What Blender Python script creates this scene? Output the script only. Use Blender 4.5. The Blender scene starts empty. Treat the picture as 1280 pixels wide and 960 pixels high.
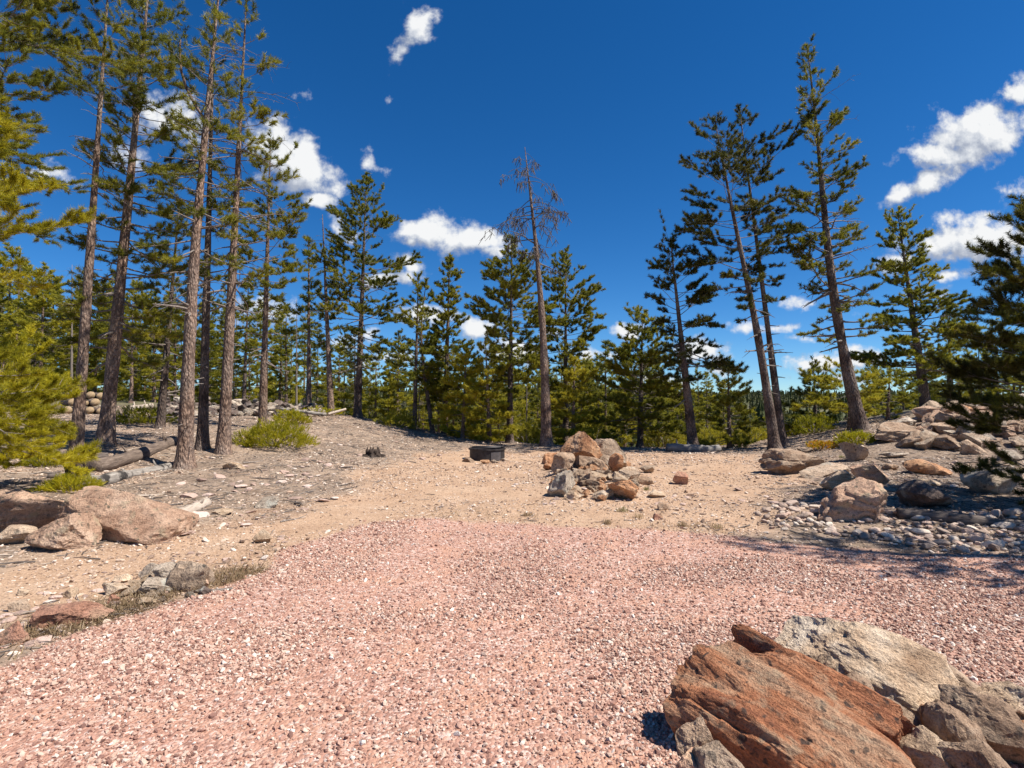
import bpy, bmesh, math, random
import numpy as np
from math import radians as R_
rng = np.random.default_rng(7)
random.seed(7)
SC = bpy.context.scene
COL = SC.collection

# ------------------------------------------------------------------ camera model
F = 700.0                       # focal length in pixels of the 1280x960 photograph
CAMZ = 1.6
HOR = 504.0
PITCH = math.atan((HOR - 480) / F)
cp, sp = math.cos(PITCH), math.sin(PITCH)
def ray(px, py):
    a, b = (px - 640) / F, (480 - py) / F
    return np.array([a, cp - b * sp, sp + b * cp])
def pt(px, py, D):
    d = ray(px, py)
    return np.array([0, 0, CAMZ]) + d * (D / d[1])
def flat(px, py, z=0.0):
    d = ray(px, py)
    p = np.array([0, 0, CAMZ]) + d * ((z - CAMZ) / d[2])
    return p

# ------------------------------------------------------------------ numpy noise
def _hash(ix, iy, iz, seed):
    h = (ix.astype(np.int64) * 374761393 + iy.astype(np.int64) * 668265263 + iz.astype(np.int64) * 2147483647 + seed * 974634533) & 0xFFFFFFFF
    h = ((h ^ (h >> 13)) * 1274126177) & 0xFFFFFFFF
    h = ((h ^ (h >> 16)) * 2246822519) & 0xFFFFFFFF
    return ((h ^ (h >> 15)) & 0xFFFFFF) / float(0xFFFFFF) * 2 - 1
def vnoise(p, seed=0):
    p = np.asarray(p, float)
    i = np.floor(p).astype(np.int64); f = p - i
    u = f * f * f * (f * (f * 6 - 15) + 10)
    out = 0
    for dx in (0, 1):
        for dy in (0, 1):
            for dz in (0, 1):
                w = (u[:, 0] if dx else 1 - u[:, 0]) * (u[:, 1] if dy else 1 - u[:, 1]) * (u[:, 2] if dz else 1 - u[:, 2])
                out = out + w * _hash(i[:, 0] + dx, i[:, 1] + dy, i[:, 2] + dz, seed)
    return out
def fbm(p, octv=4, seed=0, gain=0.5):
    a, s, f = 1.0, 0.0, 1.0
    for k in range(octv):
        s = s + a * vnoise(np.asarray(p) * f + 17.3 * k, seed + k); a *= gain; f *= 2.03
    return s
def sstep(a, b, x):
    t = np.clip((x - a) / (b - a), 0, 1); return t * t * (3 - 2 * t)

# ------------------------------------------------------------------ terrain
CP = []                          # control points (x, y, z)
def cpx(px, py, D): CP.append(tuple(pt(px, py, D)))
for a in [(95,572,12.5),(132,560,13.6),(230,583,12.4),(280,562,14),(330,535,18),(413,520,24),(448,522,25),(270,521,25),
          (150,517,22),(40,565,13),(-100,560,13),(385,512,28),(520,537,24),(600,557,21),(637,554,22),(683,559,20.5),(760,562,20),
          (868,564,20),(968,564,18.5),(978,559,19.5),(1075,541,19),(1140,552,15.5),(1160,527,17),(1195,518,17.5),
          (1200,562,14.5),(1280,520,18),(1160,511,24),(1280,575,12.5),(1280,505,24),(1050,585,12.8),(300,600,10.6),(400,570,14.5),(470,552,19),
          (-200,520,18),(1400,520,16)]: cpx(*a)
for x in (-7, -3.2, 0, 3, 7, 11):
    for y in (-8, -2, 2, 5.5): CP.append((x, y, 0))
CP += [(-4.6,6.0,.02),(-2.5,6.5,0),(-2,9,.02),(1,9,0),(3.5,9,0),(6,8.5,.06),(9.5,8.5,.1),(-7.5,6.5,.1),(-9,9,.22),(0,13,0),(4,14,0),(-2,14.5,.03),(2,16.5,0),(5,17.5,0),(7,15,.02),(-5,12,.12),
       (-28,34,2.0),(-18,36,1.0),(-12,38,-.6),(-6,34,-1.2),(0,30,-1.4),(6,29,-1.5),(12,30,-.8),(20,34,.3),(30,34,1.0),(-30,20,1.6),(30,18,1.5),(24,12,.9),(-24,10,.9),
       (0,44,-5),(10,44,-5),(20,46,-3.5),(-10,46,-4),(-24,50,-1.5),(0,26,-.35),(6,24,-.35)]
CPA = np.array(CP)
def _tk(r2): return np.where(r2 > 1e-12, 0.5 * r2 * np.log(np.maximum(r2, 1e-12)), 0)
n = len(CPA)
K = _tk(((CPA[:, None, :2] - CPA[None, :, :2]) ** 2).sum(-1)) + np.eye(n) * 0.6
Pm = np.c_[np.ones(n), CPA[:, :2]]
A_ = np.block([[K, Pm], [Pm.T, np.zeros((3, 3))]])
TW = np.linalg.solve(A_, np.r_[CPA[:, 2], 0, 0, 0])
def far_h(x, y):
    r = np.hypot(x, y); az = np.degrees(np.arctan2(x, y))
    q = np.c_[x / 260, y / 260, np.zeros_like(x)]
    nz = fbm(q, 4, 31)
    ridge = 6 + 5.5 * np.sin(az * 0.11 + .6) + 9 * np.exp(-((az + 14) / 9) ** 2) + 4 * np.exp(-((az - 31) / 8) ** 2)
    h = -15 * sstep(30, 130, r) + (15 + ridge) * sstep(150, 720, r) + nz * 5 * sstep(120, 500, r)
    h = np.where(y < 0, h * sstep(-200, 0, y), h)
    return h - 60 * sstep(1000, 3000, r)
def H(x, y):
    x = np.atleast_1d(np.asarray(x, float)); y = np.atleast_1d(np.asarray(y, float))
    xc, yc = np.clip(x, -34, 34), np.clip(y, -10, 52)
    out = np.zeros_like(x)
    for s in range(0, len(x), 40000):
        e = slice(s, s + 40000)
        r2 = (xc[e, None] - CPA[None, :, 0]) ** 2 + (yc[e, None] - CPA[None, :, 1]) ** 2
        out[e] = _tk(r2) @ TW[:n] + TW[n] + TW[n + 1] * xc[e] + TW[n + 2] * yc[e]
    out += 0.34 * np.exp(-(((x - 1.55) / .85) ** 2 + ((y - 11.6) / 1.5) ** 2))
    out += 0.10 * np.exp(-((np.maximum(np.abs(x - 6.2) - 1.8, 0) / .5) ** 2 + ((y - 7.6 + .12 * (x - 6)) / .75) ** 2))
    rough = sstep(2, 8, y) * .9 + .1
    out += rough * (fbm(np.c_[x * .55, y * .55, x * 0], 3, 3) * .05 + fbm(np.c_[x * 3.1, y * 3.1, x * 0], 2, 9) * .012)
    r = np.hypot(x, y)
    w = sstep(36, 62, r)
    return out * (1 - w) + far_h(x, y) * w
def h1(x, y): return float(H(x, y)[0])
def ground_px(px, py, lo=1.8, hi=45):
    """the point of the terrain that the ray through (px, py) meets"""
    d = ray(px, py); ts = np.linspace(lo, hi, 900) / d[1]
    P = np.array([0, 0, CAMZ])[None] + ts[:, None] * d[None]
    below = P[:, 2] < H(P[:, 0], P[:, 1])
    k = np.argmax(below) if below.any() else 0
    if not below.any(): return None
    return P[k]

# ------------------------------------------------------------------ material masks
def sdf(P, poly):
    poly = np.array(poly, float); q = np.roll(poly, -1, 0)
    d = np.full(len(P), 1e9); inside = np.zeros(len(P), bool)
    for a, b in zip(poly, q):
        e = b - a; w = P - a
        t = np.clip((w @ e) / max(e @ e, 1e-9), 0, 1)
        d = np.minimum(d, np.hypot(*(w - t[:, None] * e).T))
        c = ((a[1] > P[:, 1]) != (b[1] > P[:, 1])) & (P[:, 0] < (b[0] - a[0]) * (P[:, 1] - a[1]) / (b[1] - a[1] + 1e-12) + a[0])
        inside ^= c
    return np.where(inside, -d, d)
GRAVEL = [(-4.2,-7),(-3.7,0),(-3.25,2.6)] + [tuple(flat(*p)[:2]) for p in ((0,836),(130,778),(250,745),(335,712),(350,690),(420,668),(480,655),(545,648),(700,655),(900,664),(1000,677),(1120,688),(1280,702))] + [(9,5.2),(16,4.5),(16,-7)]
SAND = [tuple(flat(*p)[:2]) for p in ((-60,740),(60,705),(200,672),(300,650),(430,622),(470,585),(520,570),(600,562),(700,560),(860,566),(950,572),(985,590),(990,625),(950,655),(900,672),(700,690),(350,720),(150,748),(60,770),(-60,800))]
def masks(x, y):
    P = np.c_[x, y]
    nz = fbm(np.c_[x * 1.6, y * 1.6, x * 0], 4, 5)
    g = -sdf(P, GRAVEL) + nz * .10
    s = -sdf(P, SAND) + nz * (.3 + .02 * y)
    return sstep(-.07, .08, g), sstep(-.5, .5, s), g

# ------------------------------------------------------------------ mesh helpers
def mesh_np(name, V, Fc, mats=(), mi=None, smooth=False, attrs=None):
    """Fc: (n,3) or (n,4) int array, or a list of such arrays"""
    me = bpy.data.meshes.new(name)
    Fl = Fc if isinstance(Fc, list) else [Fc]
    Fl = [np.asarray(f, np.int32) for f in Fl if len(f)]
    V = np.asarray(V, np.float32)
    me.vertices.add(len(V)); me.vertices.foreach_set('co', V.ravel())
    loops = np.concatenate([f.ravel() for f in Fl]) if Fl else np.zeros(0, np.int32)
    tot = np.concatenate([np.full(len(f), f.shape[1], np.int32) for f in Fl]) if Fl else np.zeros(0, np.int32)
    st = np.r_[0, np.cumsum(tot)[:-1]].astype(np.int32) if len(tot) else tot
    me.loops.add(len(loops)); me.loops.foreach_set('vertex_index', loops)
    me.polygons.add(len(tot)); me.polygons.foreach_set('loop_start', st); me.polygons.foreach_set('loop_total', tot)
    if mi is not None: me.polygons.foreach_set('material_index', np.asarray(mi, np.int32))
    me.polygons.foreach_set('use_smooth', np.full(len(tot), smooth, bool))
    for m in mats: me.materials.append(m)
    for k, v in (attrs or {}).items():
        a = me.attributes.new(k, 'FLOAT', 'POINT'); a.data.foreach_set('value', np.asarray(v, np.float32))
    me.update(calc_edges=True)
    return me
def link(name, me, parent=None, loc=None):
    o = bpy.data.objects.new(name, me); COL.objects.link(o)
    if loc is not None: o.location = loc
    if parent is not None: o.parent = parent
    return o
def tag(o, label=None, cat=None, group=None, kind=None):
    if label: o['label'] = label
    if cat: o['category'] = cat
    if group: o['group'] = group
    if kind: o['kind'] = kind
    return o
def empty(name, loc, label, cat, group=None):
    o = bpy.data.objects.new(name, None); COL.objects.link(o); o.location = loc; o.empty_display_size = .2
    return tag(o, label, cat, group)
class Tubes:
    """collects tapered tubes along polylines"""
    def __init__(s): s.V, s.F, s.M, s.n = [], [], [], 0
    def add(s, P, r, sides=6, mat=0, cap=True):
        P = np.asarray(P, float); r = np.broadcast_to(np.asarray(r, float), (len(P),))
        T = np.gradient(P, axis=0); T /= np.linalg.norm(T, axis=1)[:, None] + 1e-9
        ref = np.array([0, 0, 1.0]) if abs(T[:, 2]).mean() < .8 else np.array([0.3, 1.0, 0])
        U = np.cross(T, ref); U /= np.linalg.norm(U, axis=1)[:, None] + 1e-9
        W = np.cross(T, U)
        a = np.arange(sides) / sides * 2 * math.pi
        ring = P[:, None] + r[:, None, None] * (np.cos(a)[None, :, None] * U[:, None] + np.sin(a)[None, :, None] * W[:, None])
        s.V.append(ring.reshape(-1, 3)); m = len(P)
        i = (np.arange(m - 1)[:, None] * sides + np.arange(sides)[None]); j = (np.arange(m - 1)[:, None] * sides + (np.arange(sides)[None] + 1) % sides)
        q = np.stack([i, j, j + sides, i + sides], -1).reshape(-1, 4) + s.n
        s.F.append(q); s.M.append(np.full(len(q), mat)); s.n += m * sides
        if cap:
            s.V.append(np.array([P[0], P[-1]])); c0, c1 = s.n, s.n + 1
            k = np.arange(sides); k2 = (k + 1) % sides; b = s.n - m * sides; e = s.n - sides
            t = np.r_[np.c_[b + k2, b + k, np.full(sides, c0), np.full(sides, c0)], np.c_[e + k, e + k2, np.full(sides, c1), np.full(sides, c1)]]
            s.tri = getattr(s, 'tri', []); s.tri.append(t[:, :3]); s.trim = getattr(s, 'trim', []); s.trim.append(np.full(len(t), mat)); s.n += 2
    def mesh(s, name, mats, smooth=True, jitter=0, attrs=None):
        V = np.concatenate(s.V)
        if jitter: V = V + jitter * np.stack([fbm(V * 9, 2, 60 + k) for k in range(3)], 1)
        Fl = [np.concatenate(s.F)]; M = [np.concatenate(s.M)]
        if getattr(s, 'tri', None): Fl.append(np.concatenate(s.tri)); M.append(np.concatenate(s.trim))
        return mesh_np(name, V, Fl, mats, np.concatenate(M), smooth)

# ------------------------------------------------------------------ materials
def newmat(name):
    m = bpy.data.materials.new(name); m.use_nodes = True
    nt = m.node_tree; b = nt.nodes['Principled BSDF']; b.inputs['Roughness'].default_value = .9
    b.inputs['Specular IOR Level'].default_value = .25
    return m, nt, b
class N:
    def __init__(s, nt): s.nt = nt
    def __call__(s, typ, props=None, **inp):
        nd = s.nt.nodes.new(typ)
        for k, v in (props or {}).items(): setattr(nd, k, v)
        for k, v in inp.items():
            key = int(k[1:]) if k[0] == 'i' and k[1:].isdigit() else k.replace('_', ' ')
            sk = nd.inputs[key]
            if isinstance(v, bpy.types.NodeSocket): s.nt.links.new(v, sk)
            else: sk.default_value = v
        return nd
    def link(s, a, b): s.nt.links.new(a, b)
    def noise(s, vec, scale, detail=5, rough=.55, dist=0): 
        return s('ShaderNodeTexNoise', None, Vector=vec, Scale=scale, Detail=detail, Roughness=rough, Distortion=dist).outputs['Fac']
    def ramp(s, fac, stops, interp='LINEAR'):
        nd = s('ShaderNodeValToRGB', None, Fac=fac); cr = nd.color_ramp; cr.interpolation = interp
        while len(cr.elements) > 1: cr.elements.remove(cr.elements[-1])
        for k, (p, c) in enumerate(stops):
            e = cr.elements[0] if k == 0 else cr.elements.new(p)
            e.position = p; e.color = (*c, 1) if len(c) == 3 else c
        return nd.outputs['Color']
    def math(s, op, a, b=0.0, clamp=False):
        return s('ShaderNodeMath', dict(operation=op, use_clamp=clamp), i0=a, i1=b).outputs[0]
    def mix(s, fac, a, b, blend='MIX'):
        nd = s.nt.nodes.new('ShaderNodeMix'); nd.data_type = 'RGBA'; nd.blend_type = blend
        for sk, v in ((nd.inputs[0], fac), (nd.inputs[6], a), (nd.inputs[7], b)):
            if isinstance(v, bpy.types.NodeSocket): s.nt.links.new(v, sk)
            else: sk.default_value = v if not isinstance(v, tuple) or len(v) == 4 else (*v, 1)
        return nd.outputs[2]
    def bump(s, height, strength=.5, dist=.02, normal=None):
        nd = s('ShaderNodeBump', None, Height=height, Strength=strength, Distance=dist)
        if normal is not None: s.nt.links.new(normal, nd.inputs['Normal'])
        return nd.outputs['Normal']
    def attr(s, name): return s('ShaderNodeAttribute', dict(attribute_name=name)).outputs['Fac']

def ground_mat():
    m, nt, b = newmat('ground_earth'); g = N(nt)
    pos = g('ShaderNodeNewGeometry').outputs['Position']
    grav, sand, far = g.attr('gravel'), g.attr('sand'), g.attr('far')
    n1 = g.noise(pos, 1.3, 6, .6); n2 = g.noise(pos, 14, 5, .65); n3 = g.noise(pos, 55, 3, .7)
    v1 = g('ShaderNodeTexVoronoi', None, Vector=pos, Scale=38.0); v2 = g('ShaderNodeTexVoronoi', None, Vector=pos, Scale=15.0)
    # sand
    cs = g.ramp(n1, [(.25, (.40,.255,.16)), (.5, (.49,.33,.215)), (.75, (.56,.41,.29))])
    cs = g.mix(g.math('MULTIPLY', n2, .5), cs, (.38,.25,.17))
    cs = g.mix(g.ramp(v1.outputs['Distance'], [(.0, (1,1,1)), (.35, (0,0,0))]), cs, g.ramp(g('ShaderNodeSeparateColor', None, Color=v1.outputs['Color']).outputs[0], [(0, (.24,.15,.10)), (.5, (.48,.34,.23)), (1, (.68,.52,.38))]))
    cs = g.mix(.75, cs, g.ramp(n3, [(.36, (.50,.45,.42)), (.5, (.97,.96,.95)), (.66, (1.22,1.2,1.18))]), 'MULTIPLY')
    cs = g.mix(.6, cs, g.ramp(n2, [(.36, (.66,.60,.55)), (.52, (1,1,1))]), 'MULTIPLY')
    # duff
    cd = g.ramp(n2, [(.25, (.085,.06,.045)), (.48, (.20,.145,.105)), (.6, (.30,.225,.165)), (.8, (.42,.315,.235))])
    cd = g.mix(g.ramp(n1, [(.42, (0,0,0)), (.68, (.75,.75,.75))]), cd, (.40,.285,.20))
    cd = g.mix(g.ramp(g.noise(pos, .75, 5, .65), [(.50, (0,0,0)), (.64, (.7,.7,.7))]), cd, g.mix(.5, cd, (.20,.15,.11), 'MULTIPLY'))
    chip = g.math('MULTIPLY', g.ramp(v2.outputs['Distance'], [(.18, (1,1,1)), (.34, (0,0,0))]), g.math('GREATER_THAN', g('ShaderNodeSeparateColor', None, Color=v2.outputs['Color']).outputs[0], .72))
    cd = g.mix(chip, cd, (.50,.38,.31))
    # gravel dust
    vg = g('ShaderNodeTexVoronoi', None, Vector=pos, Scale=48.0)
    rc = g('ShaderNodeSeparateColor', None, Color=vg.outputs['Color']).outputs[0]
    cg = g.ramp(rc, [(0, (.22,.115,.09)), (.3, (.38,.20,.15)), (.6, (.48,.28,.21)), (.85, (.58,.40,.33)), (1, (.70,.57,.50))])
    cg = g.mix(g.ramp(g.noise(pos, 2.2, 4), [(.45, (.15,.15,.15)), (.7, (.75,.75,.75))]), cg, (.50,.275,.18))
    c = g.mix(sand, cd, cs); c = g.mix(grav, c, cg)
    cf = g.ramp(g.noise(pos, .03, 6, .6), [(.3, (.05,.06,.025)), (.55, (.10,.10,.045)), (.72, (.20,.165,.11))])
    c = g.mix(far, c, cf)
    nt.links.new(c, b.inputs['Base Color'])
    hh = g.math('ADD', g.math('MULTIPLY', n2, 1.0), g.math('MULTIPLY', n3, .45))
    hv = g.math('MULTIPLY', g.math('SUBTRACT', 1.0, vg.outputs['Distance']), g.math('MULTIPLY', grav, .5))
    nt.links.new(g.bump(g.math('ADD', hh, hv), .9, .025), b.inputs['Normal'])
    return m
def stone_mat(name, stops, rough=.9, bump=.25):
    """small stones: colour by a random per stone"""
    m, nt, b = newmat(name); g = N(nt)
    oi = g('ShaderNodeObjectInfo').outputs['Random']
    co = g('ShaderNodeTexCoord').outputs['Object']
    c = g.ramp(oi, stops)
    c = g.mix(g.math('MULTIPLY', g.noise(co, 3.0, 4), .5), c, g.mix(.5, c, (.25,.17,.14), 'MULTIPLY'))
    nt.links.new(c, b.inputs['Base Color']); b.inputs['Roughness'].default_value = rough
    nt.links.new(g.bump(g.noise(co, 6.0, 3), bump, .05), b.inputs['Normal'])
    return m
def rock_mat(name, c1, c2, c3, lichen=.35, lich_col=(.06,.058,.05), pale=.25, pale_col=(.46,.45,.38), scale=1.0, streak=None):
    m, nt, b = newmat(name); g = N(nt)
    oi = g('ShaderNodeObjectInfo'); co = g('ShaderNodeTexCoord').outputs['Object']
    off = g('ShaderNodeVectorMath', dict(operation='SCALE'), i0=(13.1, 7.7, 5.3)); nt.links.new(oi.outputs['Random'], off.inputs['Scale'])
    v = g('ShaderNodeVectorMath', dict(operation='ADD'), i0=co, i1=off.outputs[0]).outputs[0]
    if streak:
        mp = g('ShaderNodeMapping', None, Vector=v, Rotation=streak[0], Scale=streak[1]); vs = mp.outputs[0]
    else: vs = v
    n1 = g.noise(vs, 2.4 * scale, 6, .62, .4); n2 = g.noise(v, 11 * scale, 6, .68); n3 = g.noise(v, 48 * scale, 4, .7); n4 = g.noise(v, 4.2 * scale, 4, .6)
    c = g.ramp(n1, [(.28, c1), (.5, c2), (.70, c3)])
    c = g.mix(.55, c, g.ramp(n2, [(.30, (.42,.38,.36)), (.52, (1,1,1)), (.72, (1.25,1.22,1.18))]), 'MULTIPLY')
    c = g.mix(.6, c, g.ramp(n3, [(.36, (.30,.28,.27)), (.5, (1,1,1)), (.68, (1.25,1.25,1.25))]), 'MULTIPLY')
    if pale: c = g.mix(g.math('MULTIPLY', g.ramp(n4, [(.56, (0,0,0)), (.66, (1,1,1))]), pale * 2, True), c, pale_col)
    if lichen:
        vo = g('ShaderNodeTexVoronoi', None, Vector=g('ShaderNodeVectorMath', dict(operation='ADD'), i0=v, i1=g('ShaderNodeVectorMath', dict(operation='SCALE'), i0=g('ShaderNodeTexNoise', None, Vector=v, Scale=14.0).outputs['Color'], Scale=.08).outputs[0]).outputs[0], Scale=11 * scale)
        spot = g.math('MULTIPLY', g.ramp(vo.outputs['Distance'], [(.22, (1,1,1)), (.36, (0,0,0))]), g.math('LESS_THAN', g('ShaderNodeSeparateColor', None, Color=vo.outputs['Color']).outputs[1], lichen))
        sp2 = g.math('MULTIPLY', spot, g.ramp(n2, [(.38, (.2,.2,.2)), (.55, (1,1,1))]))
        c = g.mix(g.math('MULTIPLY', sp2, .85), c, lich_col)
    val = g.math('ADD', .82, g.math('MULTIPLY', oi.outputs['Random'], .36))
    c = g('ShaderNodeHueSaturation', None, Color=c, Value=val).outputs[0]
    nt.links.new(c, b.inputs['Base Color'])
    hgt = g.math('ADD', g.math('ADD', g.math('MULTIPLY', n1, .6), g.math('MULTIPLY', n2, .5)), g.math('MULTIPLY', n3, .45))
    nt.links.new(g.bump(hgt, 1.0, .06 / scale ** .5), b.inputs['Normal'])
    return m
def bark_mat(name, a, bc, c3, scale=1.0):
    m, nt, b = newmat(name); g = N(nt)
    oi = g('ShaderNodeObjectInfo').outputs['Random']
    co = g('ShaderNodeTexCoord').outputs['Object']
    mp = g('ShaderNodeMapping', None, Vector=co, Scale=(1, 1, .38)).outputs[0]
    vo = g('ShaderNodeTexVoronoi', dict(feature='F1'), Vector=mp, Scale=26.0 * scale)
    ve = g('ShaderNodeTexVoronoi', dict(feature='DISTANCE_TO_EDGE'), Vector=g('ShaderNodeVectorMath', dict(operation='ADD'), i0=mp, i1=g('ShaderNodeVectorMath', dict(operation='SCALE'), i0=g('ShaderNodeTexNoise', None, Vector=mp, Scale=18.0).outputs['Color'], Scale=.06).outputs[0]).outputs[0], Scale=22.0 * scale)
    n1 = g.noise(mp, 9 * scale, 6, .7); n2 = g.noise(co, 1.1, 3)
    c = g.ramp(g.math('ADD', g.math('MULTIPLY', n1, .75), g.math('MULTIPLY', vo.outputs['Distance'], -.25)), [(.18, a), (.36, bc), (.55, c3)])
    c = g.mix(g.ramp(n2, [(.4, (0,0,0)), (.65, (.6,.6,.6))]), c, (.33,.265,.22))
    c = g.mix(g.ramp(ve.outputs['Distance'], [(.02, (.85,.85,.85)), (.11, (0,0,0))]), c, a)
    c = g('ShaderNodeHueSaturation', None, Color=c, Value=g.math('ADD', .8, g.math('MULTIPLY', oi, .4))).outputs[0]
    nt.links.new(c, b.inputs['Base Color'])
    nt.links.new(g.bump(g.math('SUBTRACT', n1, vo.outputs['Distance']), 1.0, .03), b.inputs['Normal'])
    return m
def needle_mat(name, stops):
    m, nt, b = newmat(name); g = N(nt)
    t = g.attr('tint')
    oi = g('ShaderNodeObjectInfo').outputs['Random']
    c = g.ramp(t, stops)
    c = g('ShaderNodeHueSaturation', None, Color=c, Value=g.math('ADD', .85, g.math('MULTIPLY', oi, .3))).outputs[0]
    nt.links.new(c, b.inputs['Base Color']); b.inputs['Roughness'].default_value = .5; b.inputs['Specular IOR Level'].default_value = .3
    tr = g('ShaderNodeBsdfTranslucent', None, Color=c)
    mx = g('ShaderNodeMixShader', None, i0=.45, i1=b.outputs[0], i2=tr.outputs[0])
    nt.links.new(mx.outputs[0], nt.nodes['Material Output'].inputs['Surface'])
    return m
def plain(name, col, rough=.8, metal=0, var=.3, scale=20, bump=.2):
    m, nt, b = newmat(name); g = N(nt)
    co = g('ShaderNodeTexCoord').outputs['Object']
    nz = g.noise(co, scale, 6, .65)
    d = tuple(x * (1 - var) for x in col); l = tuple(min(1, x * (1 + var)) for x in col)
    nt.links.new(g.ramp(nz, [(.3, d), (.7, l)]), b.inputs['Base Color'])
    b.inputs['Roughness'].default_value = rough; b.inputs['Metallic'].default_value = metal
    if bump: nt.links.new(g.bump(nz, bump, .01), b.inputs['Normal'])
    return m
def wood_mat(name, a, bc, c3, char=0):
    m, nt, b = newmat(name); g = N(nt)
    co = g('ShaderNodeTexCoord').outputs['Object']     # logs are built along their local X
    mp = g('ShaderNodeMapping', None, Vector=co, Scale=(.12, 1, 1)).outputs[0]
    n1 = g.noise(mp, 22, 6, .7); n2 = g.noise(co, 3.5, 5, .6)
    c = g.ramp(n1, [(.3, a), (.5, bc), (.7, c3)])
    if char: c = g.mix(g.ramp(n2, [(.52, (0,0,0)), (.62, (1,1,1))]), c, (.035,.03,.027))
    nt.links.new(c, b.inputs['Base Color'])
    nt.links.new(g.bump(g.math('ADD', n1, g.math('MULTIPLY', n2, .5)), .9, .02), b.inputs['Normal'])
    return m

M = {}
M['ground'] = ground_mat()
M['gravel'] = stone_mat('gravel_stone', [(0, (.16,.085,.068)), (.12, (.28,.15,.115)), (.24, (.42,.235,.175)), (.48, (.49,.30,.225)), (.66, (.53,.365,.28)), (.84, (.60,.445,.35)), (.95, (.68,.555,.465)), (1, (.82,.75,.66))])
M['pebble'] = stone_mat('pebble_stone', [(0, (.20,.135,.10)), (.3, (.42,.29,.205)), (.7, (.56,.42,.31)), (1, (.74,.63,.53))])
M['cobble'] = stone_mat('cobble_stone', [(0, (.26,.19,.15)), (.3, (.42,.32,.25)), (.55, (.52,.36,.28)), (.8, (.57,.47,.38)), (1, (.66,.57,.47))], bump=.4)
M['chip'] = stone_mat('flat_stone', [(0, (.30,.21,.17)), (.4, (.48,.34,.27)), (.75, (.58,.43,.36)), (1, (.66,.56,.48))], bump=.5)
M['rock_tan'] = rock_mat('tan_granite', (.25,.175,.12), (.44,.32,.225), (.58,.45,.33), .30)
M['rock_orange'] = rock_mat('orange_granite', (.30,.135,.065), (.50,.265,.14), (.60,.39,.23), .22, pale=.12)
M['rock_grey'] = rock_mat('grey_granite', (.22,.165,.12), (.43,.345,.265), (.60,.51,.40), .45, pale=.35)
M['rock_pink'] = rock_mat('pink_lichened_granite', (.36,.205,.13), (.56,.365,.25), (.66,.47,.34), .50, (.13,.12,.085), .22, (.42,.37,.24), 1.3)
M['rock_rust'] = rock_mat('rusty_granite', (.20,.065,.035), (.44,.185,.09), (.54,.36,.23), .6, (.04,.038,.035), .26, (.42,.33,.22), 1.9, ((0, .25, .65), (.35, 1.6, 1.0)))
M['rock_cream'] = rock_mat('cream_granite', (.36,.23,.14), (.56,.405,.27), (.67,.55,.42), .10, (.10,.085,.07), .10, (.60,.52,.41), 1.7)
M['rock_brown'] = rock_mat('brown_granite', (.20,.125,.08), (.40,.27,.18), (.52,.395,.285), .25, (.05,.045,.04), .1, (.40,.36,.28), 1.7)
M['rock_dark'] = rock_mat('dark_granite', (.08,.06,.052), (.16,.115,.095), (.26,.21,.18), .3)
M['rock_red'] = rock_mat('red_slab', (.30,.14,.085), (.47,.25,.17), (.55,.37,.24), .35, (.10,.07,.05), .2, (.5,.38,.24), 1.2)
M['bark'] = bark_mat('pine_bark', (.09,.055,.04), (.36,.235,.165), (.58,.43,.33))
M['bark_dark'] = bark_mat('dark_pine_bark', (.045,.03,.024), (.17,.112,.083), (.31,.225,.175))
M['limb'] = plain('grey_limb', (.20,.165,.14), .9, 0, .45, 30)
M['deadwood'] = plain('dead_limb', (.125,.105,.092), .9, 0, .5, 25)
M['needle'] = needle_mat('pine_needles', [(0, (.036,.046,.010)), (.28, (.145,.155,.018)), (.6, (.32,.29,.026)), (1, (.50,.42,.035))])
M['needle_dark'] = needle_mat('dark_pine_needles', [(0, (.022,.03,.010)), (.35, (.075,.08,.015)), (.7, (.16,.15,.022)), (1, (.25,.20,.035))])
M['needle_yellow'] = needle_mat('yellow_pine_needles', [(0, (.10,.11,.008)), (.35, (.34,.31,.015)), (.7, (.56,.47,.022)), (1, (.68,.55,.03))])
M['juniper'] = needle_mat('juniper_sprays', [(0, (.12,.13,.010)), (.4, (.36,.34,.016)), (.75, (.54,.46,.022)), (1, (.62,.48,.03))])
M['autumn'] = needle_mat('turning_leaves', [(0, (.16,.16,.012)), (.45, (.42,.34,.02)), (.7, (.55,.30,.02)), (1, (.55,.14,.02))])
M['grass'] = needle_mat('dry_grass_blades', [(0, (.13,.085,.05)), (.4, (.33,.235,.13)), (.8, (.50,.38,.23)), (1, (.20,.22,.06))])
M['far_needle'] = needle_mat('distant_needles', [(0, (.04,.05,.018)), (.5, (.10,.115,.032)), (1, (.18,.175,.055))])
M['log_grey'] = wood_mat('weathered_grey_wood', (.12,.10,.085), (.27,.235,.20), (.42,.38,.33), 1)
M['log_silver'] = wood_mat('silver_weathered_wood', (.12,.108,.098), (.22,.20,.18), (.33,.305,.275))
M['log_brown'] = wood_mat('brown_log_bark', (.05,.036,.03), (.15,.11,.085), (.27,.205,.16))
M['log_pale'] = wood_mat('bleached_wood', (.22,.17,.13), (.42,.34,.27), (.55,.47,.39))
M['log_dark'] = wood_mat('dark_driftwood', (.045,.035,.03), (.12,.095,.08), (.22,.18,.155))
M['cut_end'] = plain('sawn_end_grain', (.34,.24,.14), .8, 0, .3, 14)
M['char'] = plain('charred_wood', (.05,.035,.027), .9, 0, .6, 18)
M['steel'] = plain('blackened_steel', (.055,.05,.05), .55, .6, .4, 9)
M['steel_plate'] = plain('grey_steel_plate', (.13,.12,.12), .5, .6, .3, 12)

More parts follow.
